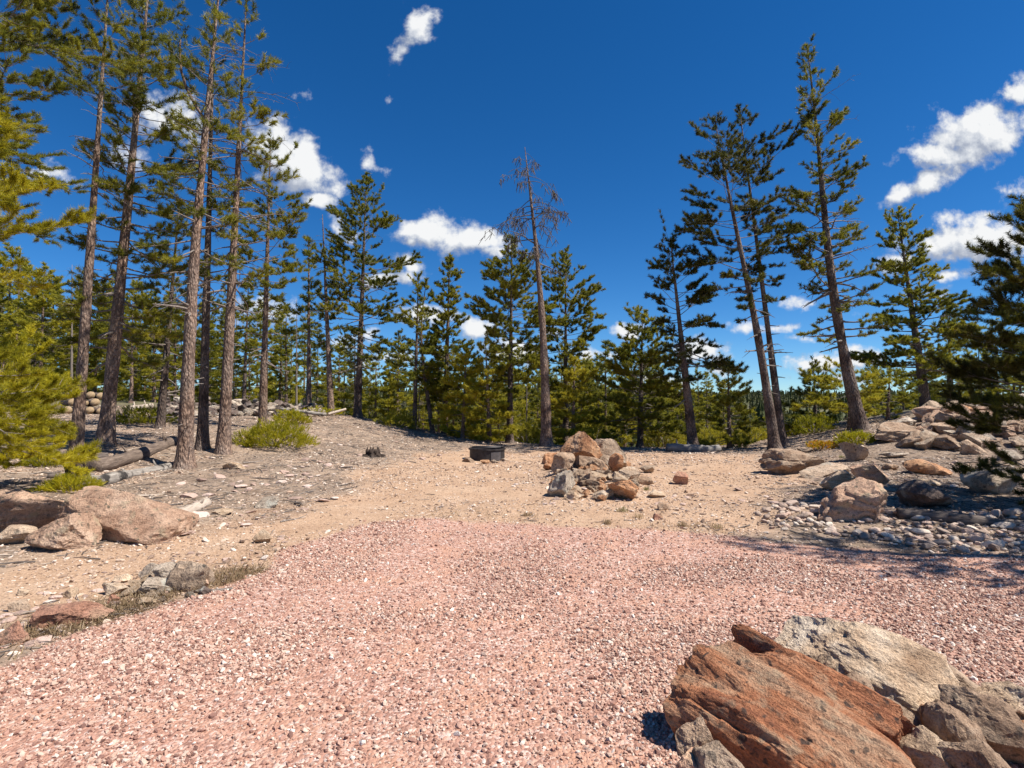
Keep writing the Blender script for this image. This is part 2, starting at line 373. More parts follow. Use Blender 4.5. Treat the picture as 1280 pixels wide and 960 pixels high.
# ------------------------------------------------------------------ ground sheet
def build_ground():
    ang = np.radians(np.r_[np.arange(-180, -58, 2.0), np.arange(-58, 58, .22), np.arange(58, 180, 2.0)])
    rad = np.r_[.5 * 1.0185 ** np.arange(0, 494)]
    A, Rr = np.meshgrid(ang, rad)
    x = (Rr * np.sin(A)).ravel(); y = (Rr * np.cos(A)).ravel()
    x = np.r_[x, 0]; y = np.r_[y, 0]
    z = H(x, y)
    gm, sm, _ = masks(x, y)
    na, nr = len(ang), len(rad)
    i = np.arange(nr - 1)[:, None] * na; k = np.arange(na)[None]; k2 = (k + 1) % na
    q = np.stack([i + k2, i + k, i + na + k, i + na + k2], -1).reshape(-1, 4)
    c = len(x) - 1
    t = np.c_[k[0], k2[0], np.full(na, c)]
    far = sstep(24, 40, np.hypot(x, y))
    me = mesh_np('ground', np.c_[x, y, z], [q[:, ::-1], t[:, ::-1]], [M['ground']], None, True, dict(gravel=gm, sand=sm, far=far))
    # make sure normals point up
    o = link('ground', me); tag(o, None, None, None, 'structure')
    if me.polygons[len(me.polygons) // 3].normal.z < 0: me.flip_normals()
build_ground()

# ------------------------------------------------------------------ rocks
_ico = {}
def ico(sub):
    if sub not in _ico:
        bm = bmesh.new(); bmesh.ops.create_icosphere(bm, subdivisions=sub, radius=1)
        V = np.array([v.co[:] for v in bm.verts]); Fc = np.array([[v.index for v in f.verts] for f in bm.faces]); bm.free()
        _ico[sub] = (V, Fc)
    return _ico[sub]
def rock_verts(size, seed, sub=3, planes=15, cut=(.36, .72), rough=.045, fine=.016, layers=0, extra=None, boxy=1.0, pre=()):
    r = np.random.default_rng(seed); V, Fc = ico(sub); V = V.copy(); U = V.copy()
    if boxy != 1: pw = 3.0 / boxy; V = V / ((np.abs(V) ** pw).sum(1) ** (1 / pw))[:, None]; V /= np.abs(V).max(0)
    for nx_, ny_, nz_, d in pre:
        nrm = np.array([nx_, ny_, nz_], float); nrm /= np.linalg.norm(nrm)
        V -= np.maximum(0, V @ nrm - d * (1 + .06 * vnoise(V * 2.2 + seed % 50, seed % 31)))[:, None] * nrm
    for _ in range(planes):
        nrm = r.normal(size=3); nrm /= np.linalg.norm(nrm); d = r.uniform(*cut)
        ex = np.maximum(0, V @ nrm - d * (1 + .07 * vnoise(V * 2.6 + seed % 50, seed % 31))); V -= ex[:, None] * nrm * .97
    o = r.uniform(-50, 50, 3)
    V += U * (fbm(V * 1.3 + o, 3, seed % 97)[:, None] * rough * 1.6 + fbm(V * 4.5 + o, 3, seed % 89)[:, None] * rough * .6 + fbm(V * 14 + o, 2, seed % 71)[:, None] * fine)
    if layers:      # bedding grooves along a tilted plane
        nd = r.normal(size=3) * np.array([.25, .25, 1]) + np.array([0, 0, 1.2]); nd /= np.linalg.norm(nd)
        w = V @ nd * layers + fbm(V * 1.6 + o, 2, 5) * .8
        V -= U * (np.exp(-((w - np.round(w)) / .13) ** 2) * .055)[:, None]
    if extra is not None: V = extra(V, U)
    lo, hi = V.min(0), V.max(0); V = (V - (lo + hi) / 2) / (hi - lo)
    return V * np.asarray(size), Fc
def rock_mesh(name, size, seed, mat, sub=3, smooth=False, **k):
    V, Fc = rock_verts(size, seed, sub, **k)
    return mesh_np(name, V, Fc, [mat], None, smooth)
_seed = [100]
def rock(px, py, w, h, label, mat='rock_tan', D=None, depth=.8, name='boulder', cat='rock', group=None, sink=.18, rz=None, tilt=(0, 0), sub=4, seed=None, zoff=0, **k):
    """a rock whose picture is w by h pixels, centred at px, with its foot at py"""
    _seed[0] += 1; seed = seed or _seed[0]
    g = ground_px(px, py) if D is None else None
    if g is None:
        D = D or 15; g = pt(px, py, D); zb = min(g[2], h1(g[0], g[1])) if zoff == 0 else g[2]
        g = np.array([g[0], g[1], zb])
    D = g[1]; s = D / F
    W, Hh = w * s * 1.04, h * s * (1 + sink); dp = W * depth
    c = np.array([g[0], g[1] + dp * .38, 0]); gz = h1(c[0], c[1])
    z = min(gz, g[2] + .1) if D is None else g[2]
    me = rock_mesh(name, (W, dp, Hh), seed, M[mat], sub, **k)
    o = link(name, me); o.location = (c[0], c[1], g[2] + Hh * (.5 - sink / (1 + sink)))
    o.rotation_euler = (tilt[0], tilt[1], rz if rz is not None else random.uniform(-.25, .25))
    return tag(o, label, cat, group)

# central heap (pixel centre, foot, width, height)
G = 'rocks heaped in the middle of the clearing'
for a in [
 (732,582,58,42,'large orange rock leaning upright at the left crest of the central heap','rock_orange',11.9,dict(planes=4,rz=.3,depth=.7,sub=5,seed=8123,boxy=.6,pre=[(.9,-.1,.75,.45),(-.3,-1,.4,.6),(.6,-1,.1,.6)])),
 (766,579,40,38,'large tan rock at the right crest of the central heap','rock_tan',12.3,dict(planes=5,depth=.8,sub=5,seed=7777,boxy=.6,pre=[(1,-.2,.6,.65),(-.8,-.5,.6,.7),(.2,-1,.4,.6)])),
 (689,581,22,15,'small orange rock at the left end of the central heap','rock_orange',None,{}),
 (706,591,28,25,'brown speckled rock left of the crest of the central heap','rock_brown',11.3,dict(rz=.5)),
 (704,622,36,33,'grey and white speckled rock at the lower left front of the heap','rock_grey',None,dict(sub=5)),
 (741,594,44,22,'brown lichened rock just under the upright orange rock','rock_brown',11.2,dict(layers=3,tilt=(.1,.3))),
 (736,612,44,24,'whitish broken rock in the centre of the central heap','rock_cream',10.4,dict(layers=3,tilt=(0,.3))),
 (782,627,40,27,'orange wedge rock at the lower right front of the heap','rock_orange',None,dict(layers=2.5,sub=5)),
 (771,588,19,26,'upright rusty orange rock below the right crest of the heap','rock_orange',11.4,{}),
 (787,601,34,14,'tan flat rock on the right flank of the central heap','rock_tan',10.6,{}),
 (719,625,24,13,'pale block at the front foot of the central heap','rock_cream',None,{}),
 (823,623,25,9,'pale flat stone lying right of the central heap','rock_cream',None,{}),
 (852,606,18,16,'reddish small rock standing alone right of the central heap','rock_red',None,{}),
 (686,588,15,8,'flat orange stone at the left foot of the heap','rock_orange',None,{}),
 (790,589,18,14,'tan block behind the flat rock on the right flank','rock_tan',11.4,{}),
 (757,626,28,12,'pale sandy slab at the front of the heap beside the orange wedge','rock_cream',None,{}),
 (744,618,15,14,'small orange block in the front of the heap','rock_orange',10.0,{}),
 (806,606,26,10,'brown flat slab at the right tail of the heap','rock_brown',None,{}),
 (756,604,22,16,'tan jagged stone wedged right of the whitish broken rock','rock_tan',10.8,{}),
 (812,592,22,9,'tan slab on the ground behind the right tail of the heap','rock_tan',None,{}),
 (823,650,12,8,'dark red stone on the sand below the heap','rock_red',None,{}),
 (830,638,14,9,'brown stone on the sand right of and below the heap','rock_brown',None,{}),
]:
    kw = a[7]; rock(a[0], a[1], a[2], a[3], a[4], a[5], D=a[6], group=G, **kw)
# right hand outcrop and the stones in front of it
G = 'rocks of the outcrop on the right'
for a in [
 (1082,655,90,54,'big lichened tan boulder standing at the head of the cobble bank','rock_pink',None,dict(depth=.7,sub=5,layers=3)),
 (1058,615,45,27,'pale orange rock behind the big lichened boulder','rock_cream',None,dict(sub=5)),
 (1098,606,46,27,'brown rounded rock right of the pale orange one','rock_pink',None,dict(sub=5)),
 (1003,592,84,29,'long low dark red rock at the left end of the outcrop','rock_brown',None,dict(depth=.5,sub=5,layers=2)),
 (1040,596,62,15,'low flat slab in front of the long dark red rock','rock_tan',None,{}),
 (1074,577,34,24,'tan blocky rock behind the low slabs','rock_tan',None,{}),
 (1174,595,70,18,'orange tilted slab lying flat on bare soil','rock_orange',None,dict(depth=.6,tilt=(0,.12))),
 (1178,638,62,35,'dark pyramid shaped rock behind the driftwood log','rock_dark',None,dict(planes=7,cut=(.35,.7),sub=5)),
 (1256,618,60,34,'grey boulder in the shade of the near right pine','rock_grey',None,{}),
 (1270,576,34,13,'grey flat rock at the right edge under the pine','rock_grey',None,{}),
 (1198,564,38,20,'layered brown rock in front of the outcrop foot','rock_brown',None,dict(layers=3)),
 (1134,552,64,24,'big smooth brown rock with flat underside on the outcrop left','rock_brown',None,dict(planes=5,sub=5)),
 (1136,533,34,17,'grey brown rock on top of the big smooth one','rock_grey',16.6,{}),
 (1112,537,16,11,'small grey rock at the left shoulder of the outcrop','rock_grey',16.6,{}),
 (1168,526,36,19,'pinkish rounded rock at the crest of the outcrop','rock_pink',17,{}),
 (1196,520,28,16,'pink block at the very top of the outcrop','rock_pink',17.4,{}),
 (1190,532,28,15,'brown block below the crest of the outcrop','rock_brown',16.6,{}),
 (1188,549,32,21,'brown lumpy rock in the middle of the outcrop','rock_brown',15.6,{}),
 (1160,543,18,15,'small tan rock between the smooth rock and the lumpy one','rock_tan',16,{}),
 (1215,520,26,13,'orange block at the right of the outcrop crest','rock_orange',17.3,{}),
 (1165,608,36,9,'pale flat slab lying level on the soil before the pyramid rock','rock_cream',None,{}),
 (1223,568,26,18,'brown rock half hidden under the near pine boughs','rock_brown',None,{}),
 (1123,573,28,8,'thin grey slab set in the soil below the smooth rock','rock_grey',None,{}),
 (1262,589,26,9,'small tan slab in the pine shade at the right edge','rock_tan',None,{}),
 (1228,540,40,24,'dark red rock at the right of the outcrop behind the pine','rock_brown',16,{}),
 (1252,526,44,22,'pink rock behind the near pine at the right edge','rock_pink',17,{}),
 (1148,520,14,9,'little grey stone perched left of the crest','rock_grey',17.2,{}),
 (1010,566,20,7,'thin tan stone at the back edge of the clearing','rock_tan',None,{}),
 (1118,588,24,8,'thin brown slab between the rounded rock and orange slab','rock_brown',None,{}),
]:
    rock(a[0], a[1], a[2], a[3], a[4], a[5], D=a[6], group=G, **a[7])
def fill(poly, cnt, w0, w1, label, group, mats, lift):
    shapes = [rock_mesh('rock', (1, .8, .62), 1800 + len(label) + k, M[mats[k % len(mats)]], 4) for k in range(9)]
    poly = np.array(poly, float); k = 0
    while k < cnt:
        p = (rng.uniform(poly[:, 0].min(), poly[:, 0].max()), rng.uniform(poly[:, 1].min(), poly[:, 1].max()))
        if sdf(np.array([p]), poly)[0] > 0: continue
        g = ground_px(*p)
        if g is None: continue
        k += 1; s_ = (w0 + (w1 - w0) * rng.random() ** 1.6) * g[1] / F
        o = link('rock', shapes[rng.integers(9)], None, (g[0], g[1], g[2] + s_ * rng.uniform(.05, .2) + lift * rng.random()))
        o.scale = (s_ * rng.uniform(.9, 1.3), s_, s_ * rng.uniform(.7, 1.2)); o.rotation_euler = (rng.uniform(-.6, .6), rng.uniform(-.6, .6), rng.uniform(0, 6.28))
        tag(o, label, 'rock', group)
fill([(688,602),(702,588),(750,580),(792,588),(802,606),(786,624),(745,628),(702,622)], 80, 9, 21, 'broken stone packed between the large rocks of the central heap', 'broken stones of the central heap', ('rock_orange','rock_tan','rock_cream','rock_brown','rock_orange'), .06)
fill([(1100,545),(1135,527),(1180,512),(1290,505),(1290,560),(1200,566),(1120,556)], 70, 12, 34, 'weathered rock packed into the outcrop on the right', 'packed rocks of the right outcrop', ('rock_brown','rock_pink','rock_grey','rock_tan'), .08)
fill([(150,740),(180,722),(225,712),(262,735),(240,748),(180,757)], 26, 9, 22, 'broken stone packed among the cracked rocks by the left gravel edge', 'broken stones by the left gravel edge', ('rock_grey','rock_tan','rock_cream'), .02)
# left boulder and the broken stones by the gravel edge
G = 'rocks along the left edge'
for a in [
 (118,677,182,60,'big pink lichened boulder lying left of the sandy strip','rock_pink',None,dict(depth=.55,sub=5,planes=10,cut=(.45,.8),rz=.05,rough=.04,sink=.14,seed=412,boxy=.75,pre=[(1,-.3,.9,.75),(-.2,-.6,1,.8)])),
 (62,691,82,48,'pointed slab leaning against the front of the big pink boulder','rock_pink',None,dict(depth=.8,sub=5,planes=10,cut=(.35,.7),tilt=(0,.1),sink=.1)),
 (14,668,112,54,'rounded lichened boulder cut by the left frame edge','rock_pink',6.7,dict(depth=.6,sub=5,planes=11,seed=433)),
 (5,684,50,24,'low tan stone under the left frame edge boulder','rock_tan',None,{}),
 (226,740,58,34,'pale tan cracked rock, largest of the broken stones by the gravel','rock_tan',None,dict(layers=2,depth=.7,sink=.5,boxy=.7)),
 (188,745,42,20,'grey jagged stone left of the pale cracked rock','rock_grey',None,dict(layers=3,sink=.4)),
 (207,728,36,20,'grey split stone behind the gap between the cracked rock and the jagged one','rock_grey',None,dict(planes=7,tilt=(.3,.4))),
 (180,725,26,18,'small grey stone behind the grey jagged one','rock_grey',None,{}),
 (248,738,22,18,'pink block at the right end of the broken stones','rock_pink',None,{}),
 (138,745,30,15,'cream oval stone by the dry grass','rock_cream',None,{}),
 (148,731,20,11,'small yellow cream stone behind the oval one','rock_cream',None,{}),
 (82,750,18,13,'tan stone left of the cream stones','rock_cream',None,{}),
 (80,788,76,27,'red flat slab patched with dark lichen near the gravel','rock_red',None,dict(depth=.6,sub=5,sink=.4)),
 (8,808,40,28,'red slab cut by the left frame edge','rock_red',None,dict(sink=.4)),
 (178,758,26,9,'pale pink flat stone at the edge of the gravel','rock_cream',None,dict(sink=.4)),
 (231,738,18,8,'whitish pink stone below the pink block','rock_cream',None,dict(sink=.4)),
 (255,745,14,10,'dark grey stone at the tip of the gravel edge','rock_dark',None,{}),
 (138,755,14,10,'reddish stone below the cream oval stone','rock_red',None,{}),
 (20,765,24,13,'tan weathered stone above the red slabs','rock_tan',None,{}),
 (325,680,22,16,'pale pointed stone alone on the sandy strip','rock_cream',None,dict(planes=7,cut=(.35,.7))),
 (330,636,28,14,'grey speckled stone set in the slope','rock_grey',None,{}),
 (288,587,30,10,'pale flat stone in front of the reddish trunk','rock_cream',None,dict(sink=.5)),
 (276,645,24,8,'pale stone right of the bleached log stub','rock_cream',None,{}),
 (26,745,14,8,'yellowish stone on the sandy strip at far left','rock_cream',None,{}),
]:
    rock(a[0], a[1], a[2], a[3], a[4], a[5], D=a[6], group=G, name='rock' if a[2] < 60 else 'boulder', **a[7])
# foreground rocks, bottom right
def ridged(V, U):        # long grooves along the rock's own length
    w = V[:, 1] * 1.5 + V[:, 2] * .5 + .2 + fbm(V * np.array([.8, 2, 2]), 3, 8) * .22
    fr = w - np.round(w)
    V -= U * (np.where(fr > 0, np.exp(-fr / .10), np.exp(-(fr / .03) ** 2)) * .07 * (1 + .5 * vnoise(V * 2, 3)) * (1 - sstep(.25, .8, np.abs(V[:, 0]))))[:, None]
    return V
def fg(cx, cy, D, size, rot, label, mat, sub=6, **k):
    _seed[0] += 1
    me = rock_mesh('boulder' if max(size) > .3 else 'rock', size, k.pop('seed', _seed[0]), M[mat], sub, **k)
    o = link(me.name.split('.')[0], me); o.location = pt(cx, cy, D); o.rotation_euler = tuple(R_(v) for v in rot)
    return tag(o, label, 'rock', 'foreground rocks at the lower right')
def layered(pieces, seed):
    Vs, Fs, n_ = [], [], 0
    for k, (c_, sz, rot, pre) in enumerate(pieces):
        V, Fc = rock_verts(sz, seed + k * 11, 6, planes=5, cut=(.6, .85), rough=.04, fine=.016, boxy=.6, pre=pre, extra=ridged if k == 0 else None)
        ca, sa = math.cos(R_(rot)), math.sin(R_(rot)); V = np.c_[V[:, 0] * ca - V[:, 1] * sa, V[:, 0] * sa + V[:, 1] * ca, V[:, 2]]
        Vs.append(V + np.array(c_)); Fs.append(Fc + n_); n_ += len(V)
    return mesh_np('boulder', np.concatenate(Vs), np.concatenate(Fs), [M['rock_rust']], None, False)
rb = link('boulder', layered([((0, -.12, -.03), (1.02, .42, .47), 0, [(-1, -.5, .5, .74), (-.4, -.9, .55, .8), (0, -.5, 1, .75)]),
                              ((-.01, .10, .035), (.94, .20, .46), 4, [(-1, 0, .8, .75), (.2, -.4, 1, .85)]),
                              ((.09, .225, .02), (1.02, .15, .42), -3, [(-1, .2, .3, .85), (0, .3, 1, .8)]),
                              ((.30, .30, -.06), (.5, .16, .30), 6, [])], 541), None, pt(985, 902, 2.62))
rb.rotation_euler = (0, R_(15), R_(-44)); tag(rb, 'large rusty red boulder with dark lichen spots in the foreground', 'rock', 'foreground rocks at the lower right')
fg(1098,838,2.98,(.96,.56,.42),(0,19,-16),'large cream boulder with orange face in the foreground','rock_cream',6,planes=6,cut=(.5,.78),rough=.035,fine=.014,boxy=.6,
   pre=[(-1,-.2,.3,.8),(.3,-1,.5,.72),(1,-.2,.3,.8),(0,.5,1,.85)],seed=507)
for a in [
 (1028,832,2.80,(.16,.13,.14),(10,0,20),'small cream stone in the gap between the two large boulders','rock_cream'),
 (1068,872,2.68,(.26,.2,.22),(0,30,-20),'brown knobbly stone under the large cream boulder','rock_brown'),
 (1118,900,2.62,(.22,.18,.18),(0,10,30),'pitted tan stone between the knobbly stone and tall wedge','rock_brown'),
 (1156,940,2.42,(.24,.22,.2),(20,0,0),'speckled cream stone at the bottom edge right of the rusty boulder','rock_cream'),
 (1196,925,2.5,(.20,.22,.34),(0,-20,10),'tall brown wedge stone at the bottom edge','rock_brown'),
 (1235,912,2.58,(.42,.3,.30),(0,35,-10),'big brown sloping stone at the lower right corner','rock_brown'),
 (1262,872,2.75,(.38,.24,.16),(0,8,-6),'pale grey flat stone at the right frame edge','rock_cream'),
 (1165,893,2.72,(.14,.12,.12),(0,0,40),'orange stone in shadow under the cream boulder','rock_orange'),
 (872,925,2.42,(.17,.14,.19),(0,18,30),'brown pointed stone left of the rusty boulder','rock_brown'),
 (868,958,2.30,(.15,.13,.1),(0,0,0),'reddish stone at the bottom edge left of the rusty boulder','rock_red'),
 (905,958,2.25,(.22,.16,.14),(0,20,0),'tan stone at the bottom edge under the rusty boulder','rock_tan'),
 (1275,905,2.7,(.18,.15,.12),(0,0,10),'ochre stone under the pale flat stone','rock_orange'),
 (1090,945,2.4,(.22,.18,.16),(0,15,10),'dark brown stone deep between the rusty boulder and tan stones','rock_brown'),
 (1050,800,3.25,(.2,.16,.13),(0,10,0),'grey brown stone behind the rusty boulder','rock_brown'),
 (1225,958,2.3,(.3,.24,.2),(0,20,0),'brown stone at the bottom right corner of the picture','rock_brown'),
 (1185,850,3.05,(.34,.26,.18),(0,10,0),'tan stone behind the pale grey flat one','rock_tan'),
]:
    fg(a[0], a[1], a[2], a[3], a[4], a[5], a[6], 5, planes=13, cut=(.42, .75), rough=.055)

# cobble bank
cobs = []
CB = [(945,640),(985,628),(1045,640),(1130,655),(1290,650),(1300,698),(1180,690),(1110,678),(1020,664),(965,658)]
prot = [rock_mesh('cobble', (1, .8, .62), 900 + k, M['cobble'], 3, True, planes=7, cut=(.5, .85), rough=.05) for k in range(9)]
P = np.c_[rng.uniform(940, 1300, 9000), rng.uniform(625, 700, 9000)]
P = P[sdf(P, CB) < 0]
kept = []
for p in P:
    w = flat(*p)[:2]; s = rng.choice([.06, .08, .10, .13, .17], p=[.22, .28, .25, .17, .08])
    if all((w[0] - q[0]) ** 2 + (w[1] - q[1]) ** 2 > (.42 * (s + q[2])) ** 2 for q in kept): kept.append((w[0], w[1], s))
    if len(kept) >= 285: break
for x, y, s in kept:
    o = link('cobble', prot[rng.integers(9)]); o.scale = (s * rng.uniform(1, 1.4), s * rng.uniform(.9, 1.2), s * rng.uniform(.8, 1.1))
    o.location = (x, y, h1(x, y) + s * .2); o.rotation_euler = (rng.uniform(-.3, .3), rng.uniform(-.3, .3), rng.uniform(0, 6.28))
    tag(o, 'rounded cobble in the bank of stones along the right gravel edge', 'cobble', 'cobbles banked along the gravel')
# flat stones strewn over the left slope and the clearing
chip = [rock_mesh('flat_stone', (1, .7, .28), 950 + k, M['chip'], 3, smooth=False, planes=9, cut=(.5, .8)) for k in range(8)]
regs = [('flat pale stone lying among needles on the left slope', 'flat stones strewn on the left slope', [(270,580),(420,555),(520,548),(600,560),(460,590),(440,620),(270,670),(150,690),(230,600)], 110, (.07, .3)),
        ('small stone among the dry grass at the left gravel edge', 'small stones along the left gravel edge', [(0,740),(150,710),(330,670),(400,660),(330,712),(130,772),(0,830)], 85, (.04, .11)),
        ('small stone strewn on the soil before the right outcrop', 'small stones before the right outcrop', [(850,580),(1040,596),(1240,560),(1280,590),(1130,640),(1000,630),(840,640)], 75, (.05, .2)),
        ('small stone strewn on the ground around the central heap', 'small stones around the central heap', [(640,600),(690,570),(800,575),(900,600),(860,640),(760,640),(660,630)], 60, (.04, .15))]
for lab, grp, poly, cnt, (s0, s1) in regs:
    poly = np.array(poly, float); k = 0
    while k < cnt:
        p = (rng.uniform(poly[:, 0].min(), poly[:, 0].max()), rng.uniform(poly[:, 1].min(), poly[:, 1].max()))
        if sdf(np.array([p]), poly)[0] > 0: continue
        g = ground_px(*p)
        if g is None: continue
        k += 1; s = s0 + (s1 - s0) * rng.random() ** 2.2
        o = link('flat_stone', chip[rng.integers(8)]); o.scale = (s, s, s * rng.uniform(.8, 1.5)); o.location = (g[0], g[1], h1(g[0], g[1]) + s * .05)
        o.rotation_euler = (rng.uniform(-.2, .2), rng.uniform(-.2, .2), rng.uniform(0, 6.28)); tag(o, lab, 'stone', grp)

# ------------------------------------------------------------------ scattered stuff (geometry nodes)
def scatter(name, pts, rot, scl, protos, label, cat):
    me = bpy.data.meshes.new(name); me.vertices.add(len(pts)); me.vertices.foreach_set('co', np.asarray(pts, np.float32).ravel())
    for k, v in (('rot', rot), ('scl', scl)):
        a = me.attributes.new(k, 'FLOAT_VECTOR', 'POINT'); a.data.foreach_set('vector', np.asarray(v, np.float32).ravel())
    a = me.attributes.new('idx', 'INT', 'POINT'); a.data.foreach_set('value', rng.integers(0, len(protos), len(pts)).astype(np.int32))
    c = bpy.data.collections.new(name + '_shapes')
    for k, m in enumerate(protos):
        po = bpy.data.objects.new('%s_shape' % name, m); c.objects.link(po)
    nt = bpy.data.node_groups.new(name + '_scatter', 'GeometryNodeTree')
    nt.interface.new_socket('Geometry', in_out='INPUT', socket_type='NodeSocketGeometry'); nt.interface.new_socket('Geometry', in_out='OUTPUT', socket_type='NodeSocketGeometry')
    gi, go = nt.nodes.new('NodeGroupInput'), nt.nodes.new('NodeGroupOutput')
    ci = nt.nodes.new('GeometryNodeCollectionInfo'); ci.inputs['Collection'].default_value = c; ci.inputs['Separate Children'].default_value = True; ci.inputs['Reset Children'].default_value = True
    ip = nt.nodes.new('GeometryNodeInstanceOnPoints'); ip.inputs['Pick Instance'].default_value = True
    def na(n_, t):
        x = nt.nodes.new('GeometryNodeInputNamedAttribute'); x.data_type = t; x.inputs['Name'].default_value = n_
        return [s for s in x.outputs if s.enabled and s.name == 'Attribute'][0]
    e2r = nt.nodes.new('FunctionNodeEulerToRotation')
    L = nt.links.new
    L(gi.outputs[0], ip.inputs['Points']); L(ci.outputs[0], ip.inputs['Instance']); L(na('idx', 'INT'), ip.inputs['Instance Index'])
    L(na('rot', 'FLOAT_VECTOR'), e2r.inputs[0]); L(e2r.outputs[0], ip.inputs['Rotation']); L(na('scl', 'FLOAT_VECTOR'), ip.inputs['Scale']); L(ip.outputs[0], go.inputs[0])
    o = link(name, me); md = o.modifiers.new('scatter', 'NODES'); md.node_group = nt
    return tag(o, label, cat, None, 'stuff')
def rnd_rot(n_, tilt=.6): return np.c_[rng.uniform(-tilt, tilt, n_), rng.uniform(-tilt, tilt, n_), rng.uniform(0, 6.28, n_)]
# gravel
gp = [rock_mesh('gravel_shape', (1, .78, .6), 1000 + k, M['gravel'], 2 if k < 5 else 1, smooth=False, planes=8, cut=(.4, .8), rough=.08) for k in range(9)]
pp = []
for y0, y1, dens in ((1.5, 3.2, 7600), (3.2, 4.5, 5800), (4.5, 6, 3800), (6, 8.4, 2100)):
    xw = 1.05 * y1 + .8; cnt = int(dens * 2 * xw * (y1 - y0))
    q = np.c_[rng.uniform(-xw, xw, cnt), rng.uniform(y0, y1, cnt)]
    q = q[np.abs(q[:, 0]) < 1.0 * q[:, 1] + .9]
    pp.append(q)
pp = np.concatenate(pp); gm, sm, gd = masks(pp[:, 0], pp[:, 1])
patch = fbm(np.c_[pp * 1.1, pp[:, :1] * 0], 3, 77)
keep = (gm > rng.random(len(pp))) & (rng.random(len(pp)) < np.clip(.70 + patch * 1.0, .22, 1)) | ((gd > -.35) & (gm < .5) & (rng.random(len(pp)) < .05))
pp = pp[keep]; s = np.clip(rng.lognormal(math.log(.0122), .42, len(pp)), .005, .032) * (1 + .035 * pp[:, 1])
scatter('gravel', np.c_[pp, H(pp[:, 0], pp[:, 1]) + s * .18], rnd_rot(len(pp), .7), np.c_[s * rng.uniform(.8, 1.4, len(s)), s, s * rng.uniform(.7, 1.25, len(s))], gp, 'crushed pink granite gravel covering the parking pad', 'gravel')
# pebbles over sand and soil
cnt = 330000
pp = np.c_[rng.uniform(-19, 15, cnt), 2.5 + 24 * rng.random(cnt) ** 1.6]
pp = pp[np.abs(pp[:, 0]) < 1.0 * pp[:, 1] + 1]
gm, sm, gd = masks(pp[:, 0], pp[:, 1]); cl = fbm(np.c_[pp * .8, pp[:, :1] * 0], 3, 41)
pp = pp[(gm < .3) & (rng.random(len(pp)) < np.clip(.7 + cl * .8, .15, 1))]
s = np.clip(rng.lognormal(math.log(.0135), .55, len(pp)), .005, .09) * (1 + .025 * pp[:, 1])
pb = [rock_mesh('pebble_shape', (1, .75, .5), 1100 + k, M['pebble'], 1 if k < 4 else 2, smooth=False, planes=6, cut=(.45, .8)) for k in range(7)]
scatter('pebbles', np.c_[pp, H(pp[:, 0], pp[:, 1]) + s * .12], rnd_rot(len(pp), .5), np.c_[s * 1.3, s, s], pb, 'small tan pebbles scattered over the sand and soil', 'pebbles')
# twigs and bark litter on the duff
def twig_mesh(k, mat):
    t = Tubes(); r = np.random.default_rng(1300 + k)
    p = np.cumsum(np.c_[np.full(4, .33), r.normal(0, .06, 4), r.normal(0, .03, 4)], 0); p -= p.mean(0)
    t.add(p, [.03, .028, .02, .008], 4); 
    if k % 2: t.add([p[1], p[1] + np.array([.2, .18, .05])], [.018, .006], 3)
    return t.mesh('litter_shape', [M[mat]], False)
tw = [twig_mesh(k, ('limb', 'deadwood', 'log_dark', 'log_pale')[k % 4]) for k in range(8)]
cnt = 60000
pp = np.c_[rng.uniform(-20, 16, cnt), 3 + 24 * rng.random(cnt) ** 1.3]
pp = pp[np.abs(pp[:, 0]) < 1.0 * pp[:, 1] + 1]
gm, sm, gd = masks(pp[:, 0], pp[:, 1])
pp = pp[(gm < .2) & (rng.random(len(pp)) > sm * .93)]
s = np.clip(rng.lognormal(math.log(.10), .6, len(pp)), .04, .6)
scatter('twig_litter', np.c_[pp, H(pp[:, 0], pp[:, 1]) + .012], rnd_rot(len(pp), .2), np.c_[s, s, s], tw, 'fallen twigs and bark flakes littering the forest floor', 'litter')
# dry grass
def blades(P, D_, L, W, tint, bend=.3):
    """one bent blade (two triangles) for each root point"""
    n_ = len(P); S = np.cross(D_, np.array([0.1, .2, 1.0])); S /= np.linalg.norm(S, axis=1)[:, None] + 1e-9
    mid = P + D_ * (L * .55)[:, None]; tip = P + D_ * L[:, None] - np.array([0, 0, 1.]) * (L * bend)[:, None]
    V = np.stack([P - S * (W / 2)[:, None], P + S * (W / 2)[:, None], mid + S * (W * .35)[:, None], mid - S * (W * .35)[:, None], tip], 1).reshape(-1, 3)
    b = np.arange(n_)[:, None] * 5
    return V, [b + np.array([0, 1, 2, 3]), b + np.array([3, 2, 4])], np.repeat(tint, 5)
def rand_dir(n_, el0, el1):
    a = rng.uniform(0, 6.28, n_); e = np.radians(rng.uniform(el0, el1, n_)); return np.c_[np.cos(a) * np.cos(e), np.sin(a) * np.cos(e), np.sin(e)]
cnt = 260000
pp = np.c_[rng.uniform(-5.2, 5, cnt), rng.uniform(2.2, 8.6, cnt)]
gm, sm, gd = masks(pp[:, 0], pp[:, 1]); cl = fbm(np.c_[pp * 1.9, pp[:, :1] * 0], 3, 12)
wgt = np.where(pp[:, 0] < -1.2, sstep(6.8, 5.6, pp[:, 1]) * 1.5 * np.exp(-((gd + .22) / .26) ** 2), .07 * np.exp(-((gd + .3) / .35) ** 2) * (cl > .15)) * np.clip(.8 + cl * 1.4, .05, 1)
pp = pp[(rng.random(cnt) < wgt) & (gm < .4)]
L = rng.uniform(.04, .17, len(pp))
gv, gf, gt = blades(np.c_[pp, H(pp[:, 0], pp[:, 1])], rand_dir(len(pp), 5, 60), L, rng.uniform(.004, .008, len(pp)), np.clip(rng.normal(.36, .2, len(pp)), 0, .72), .35)
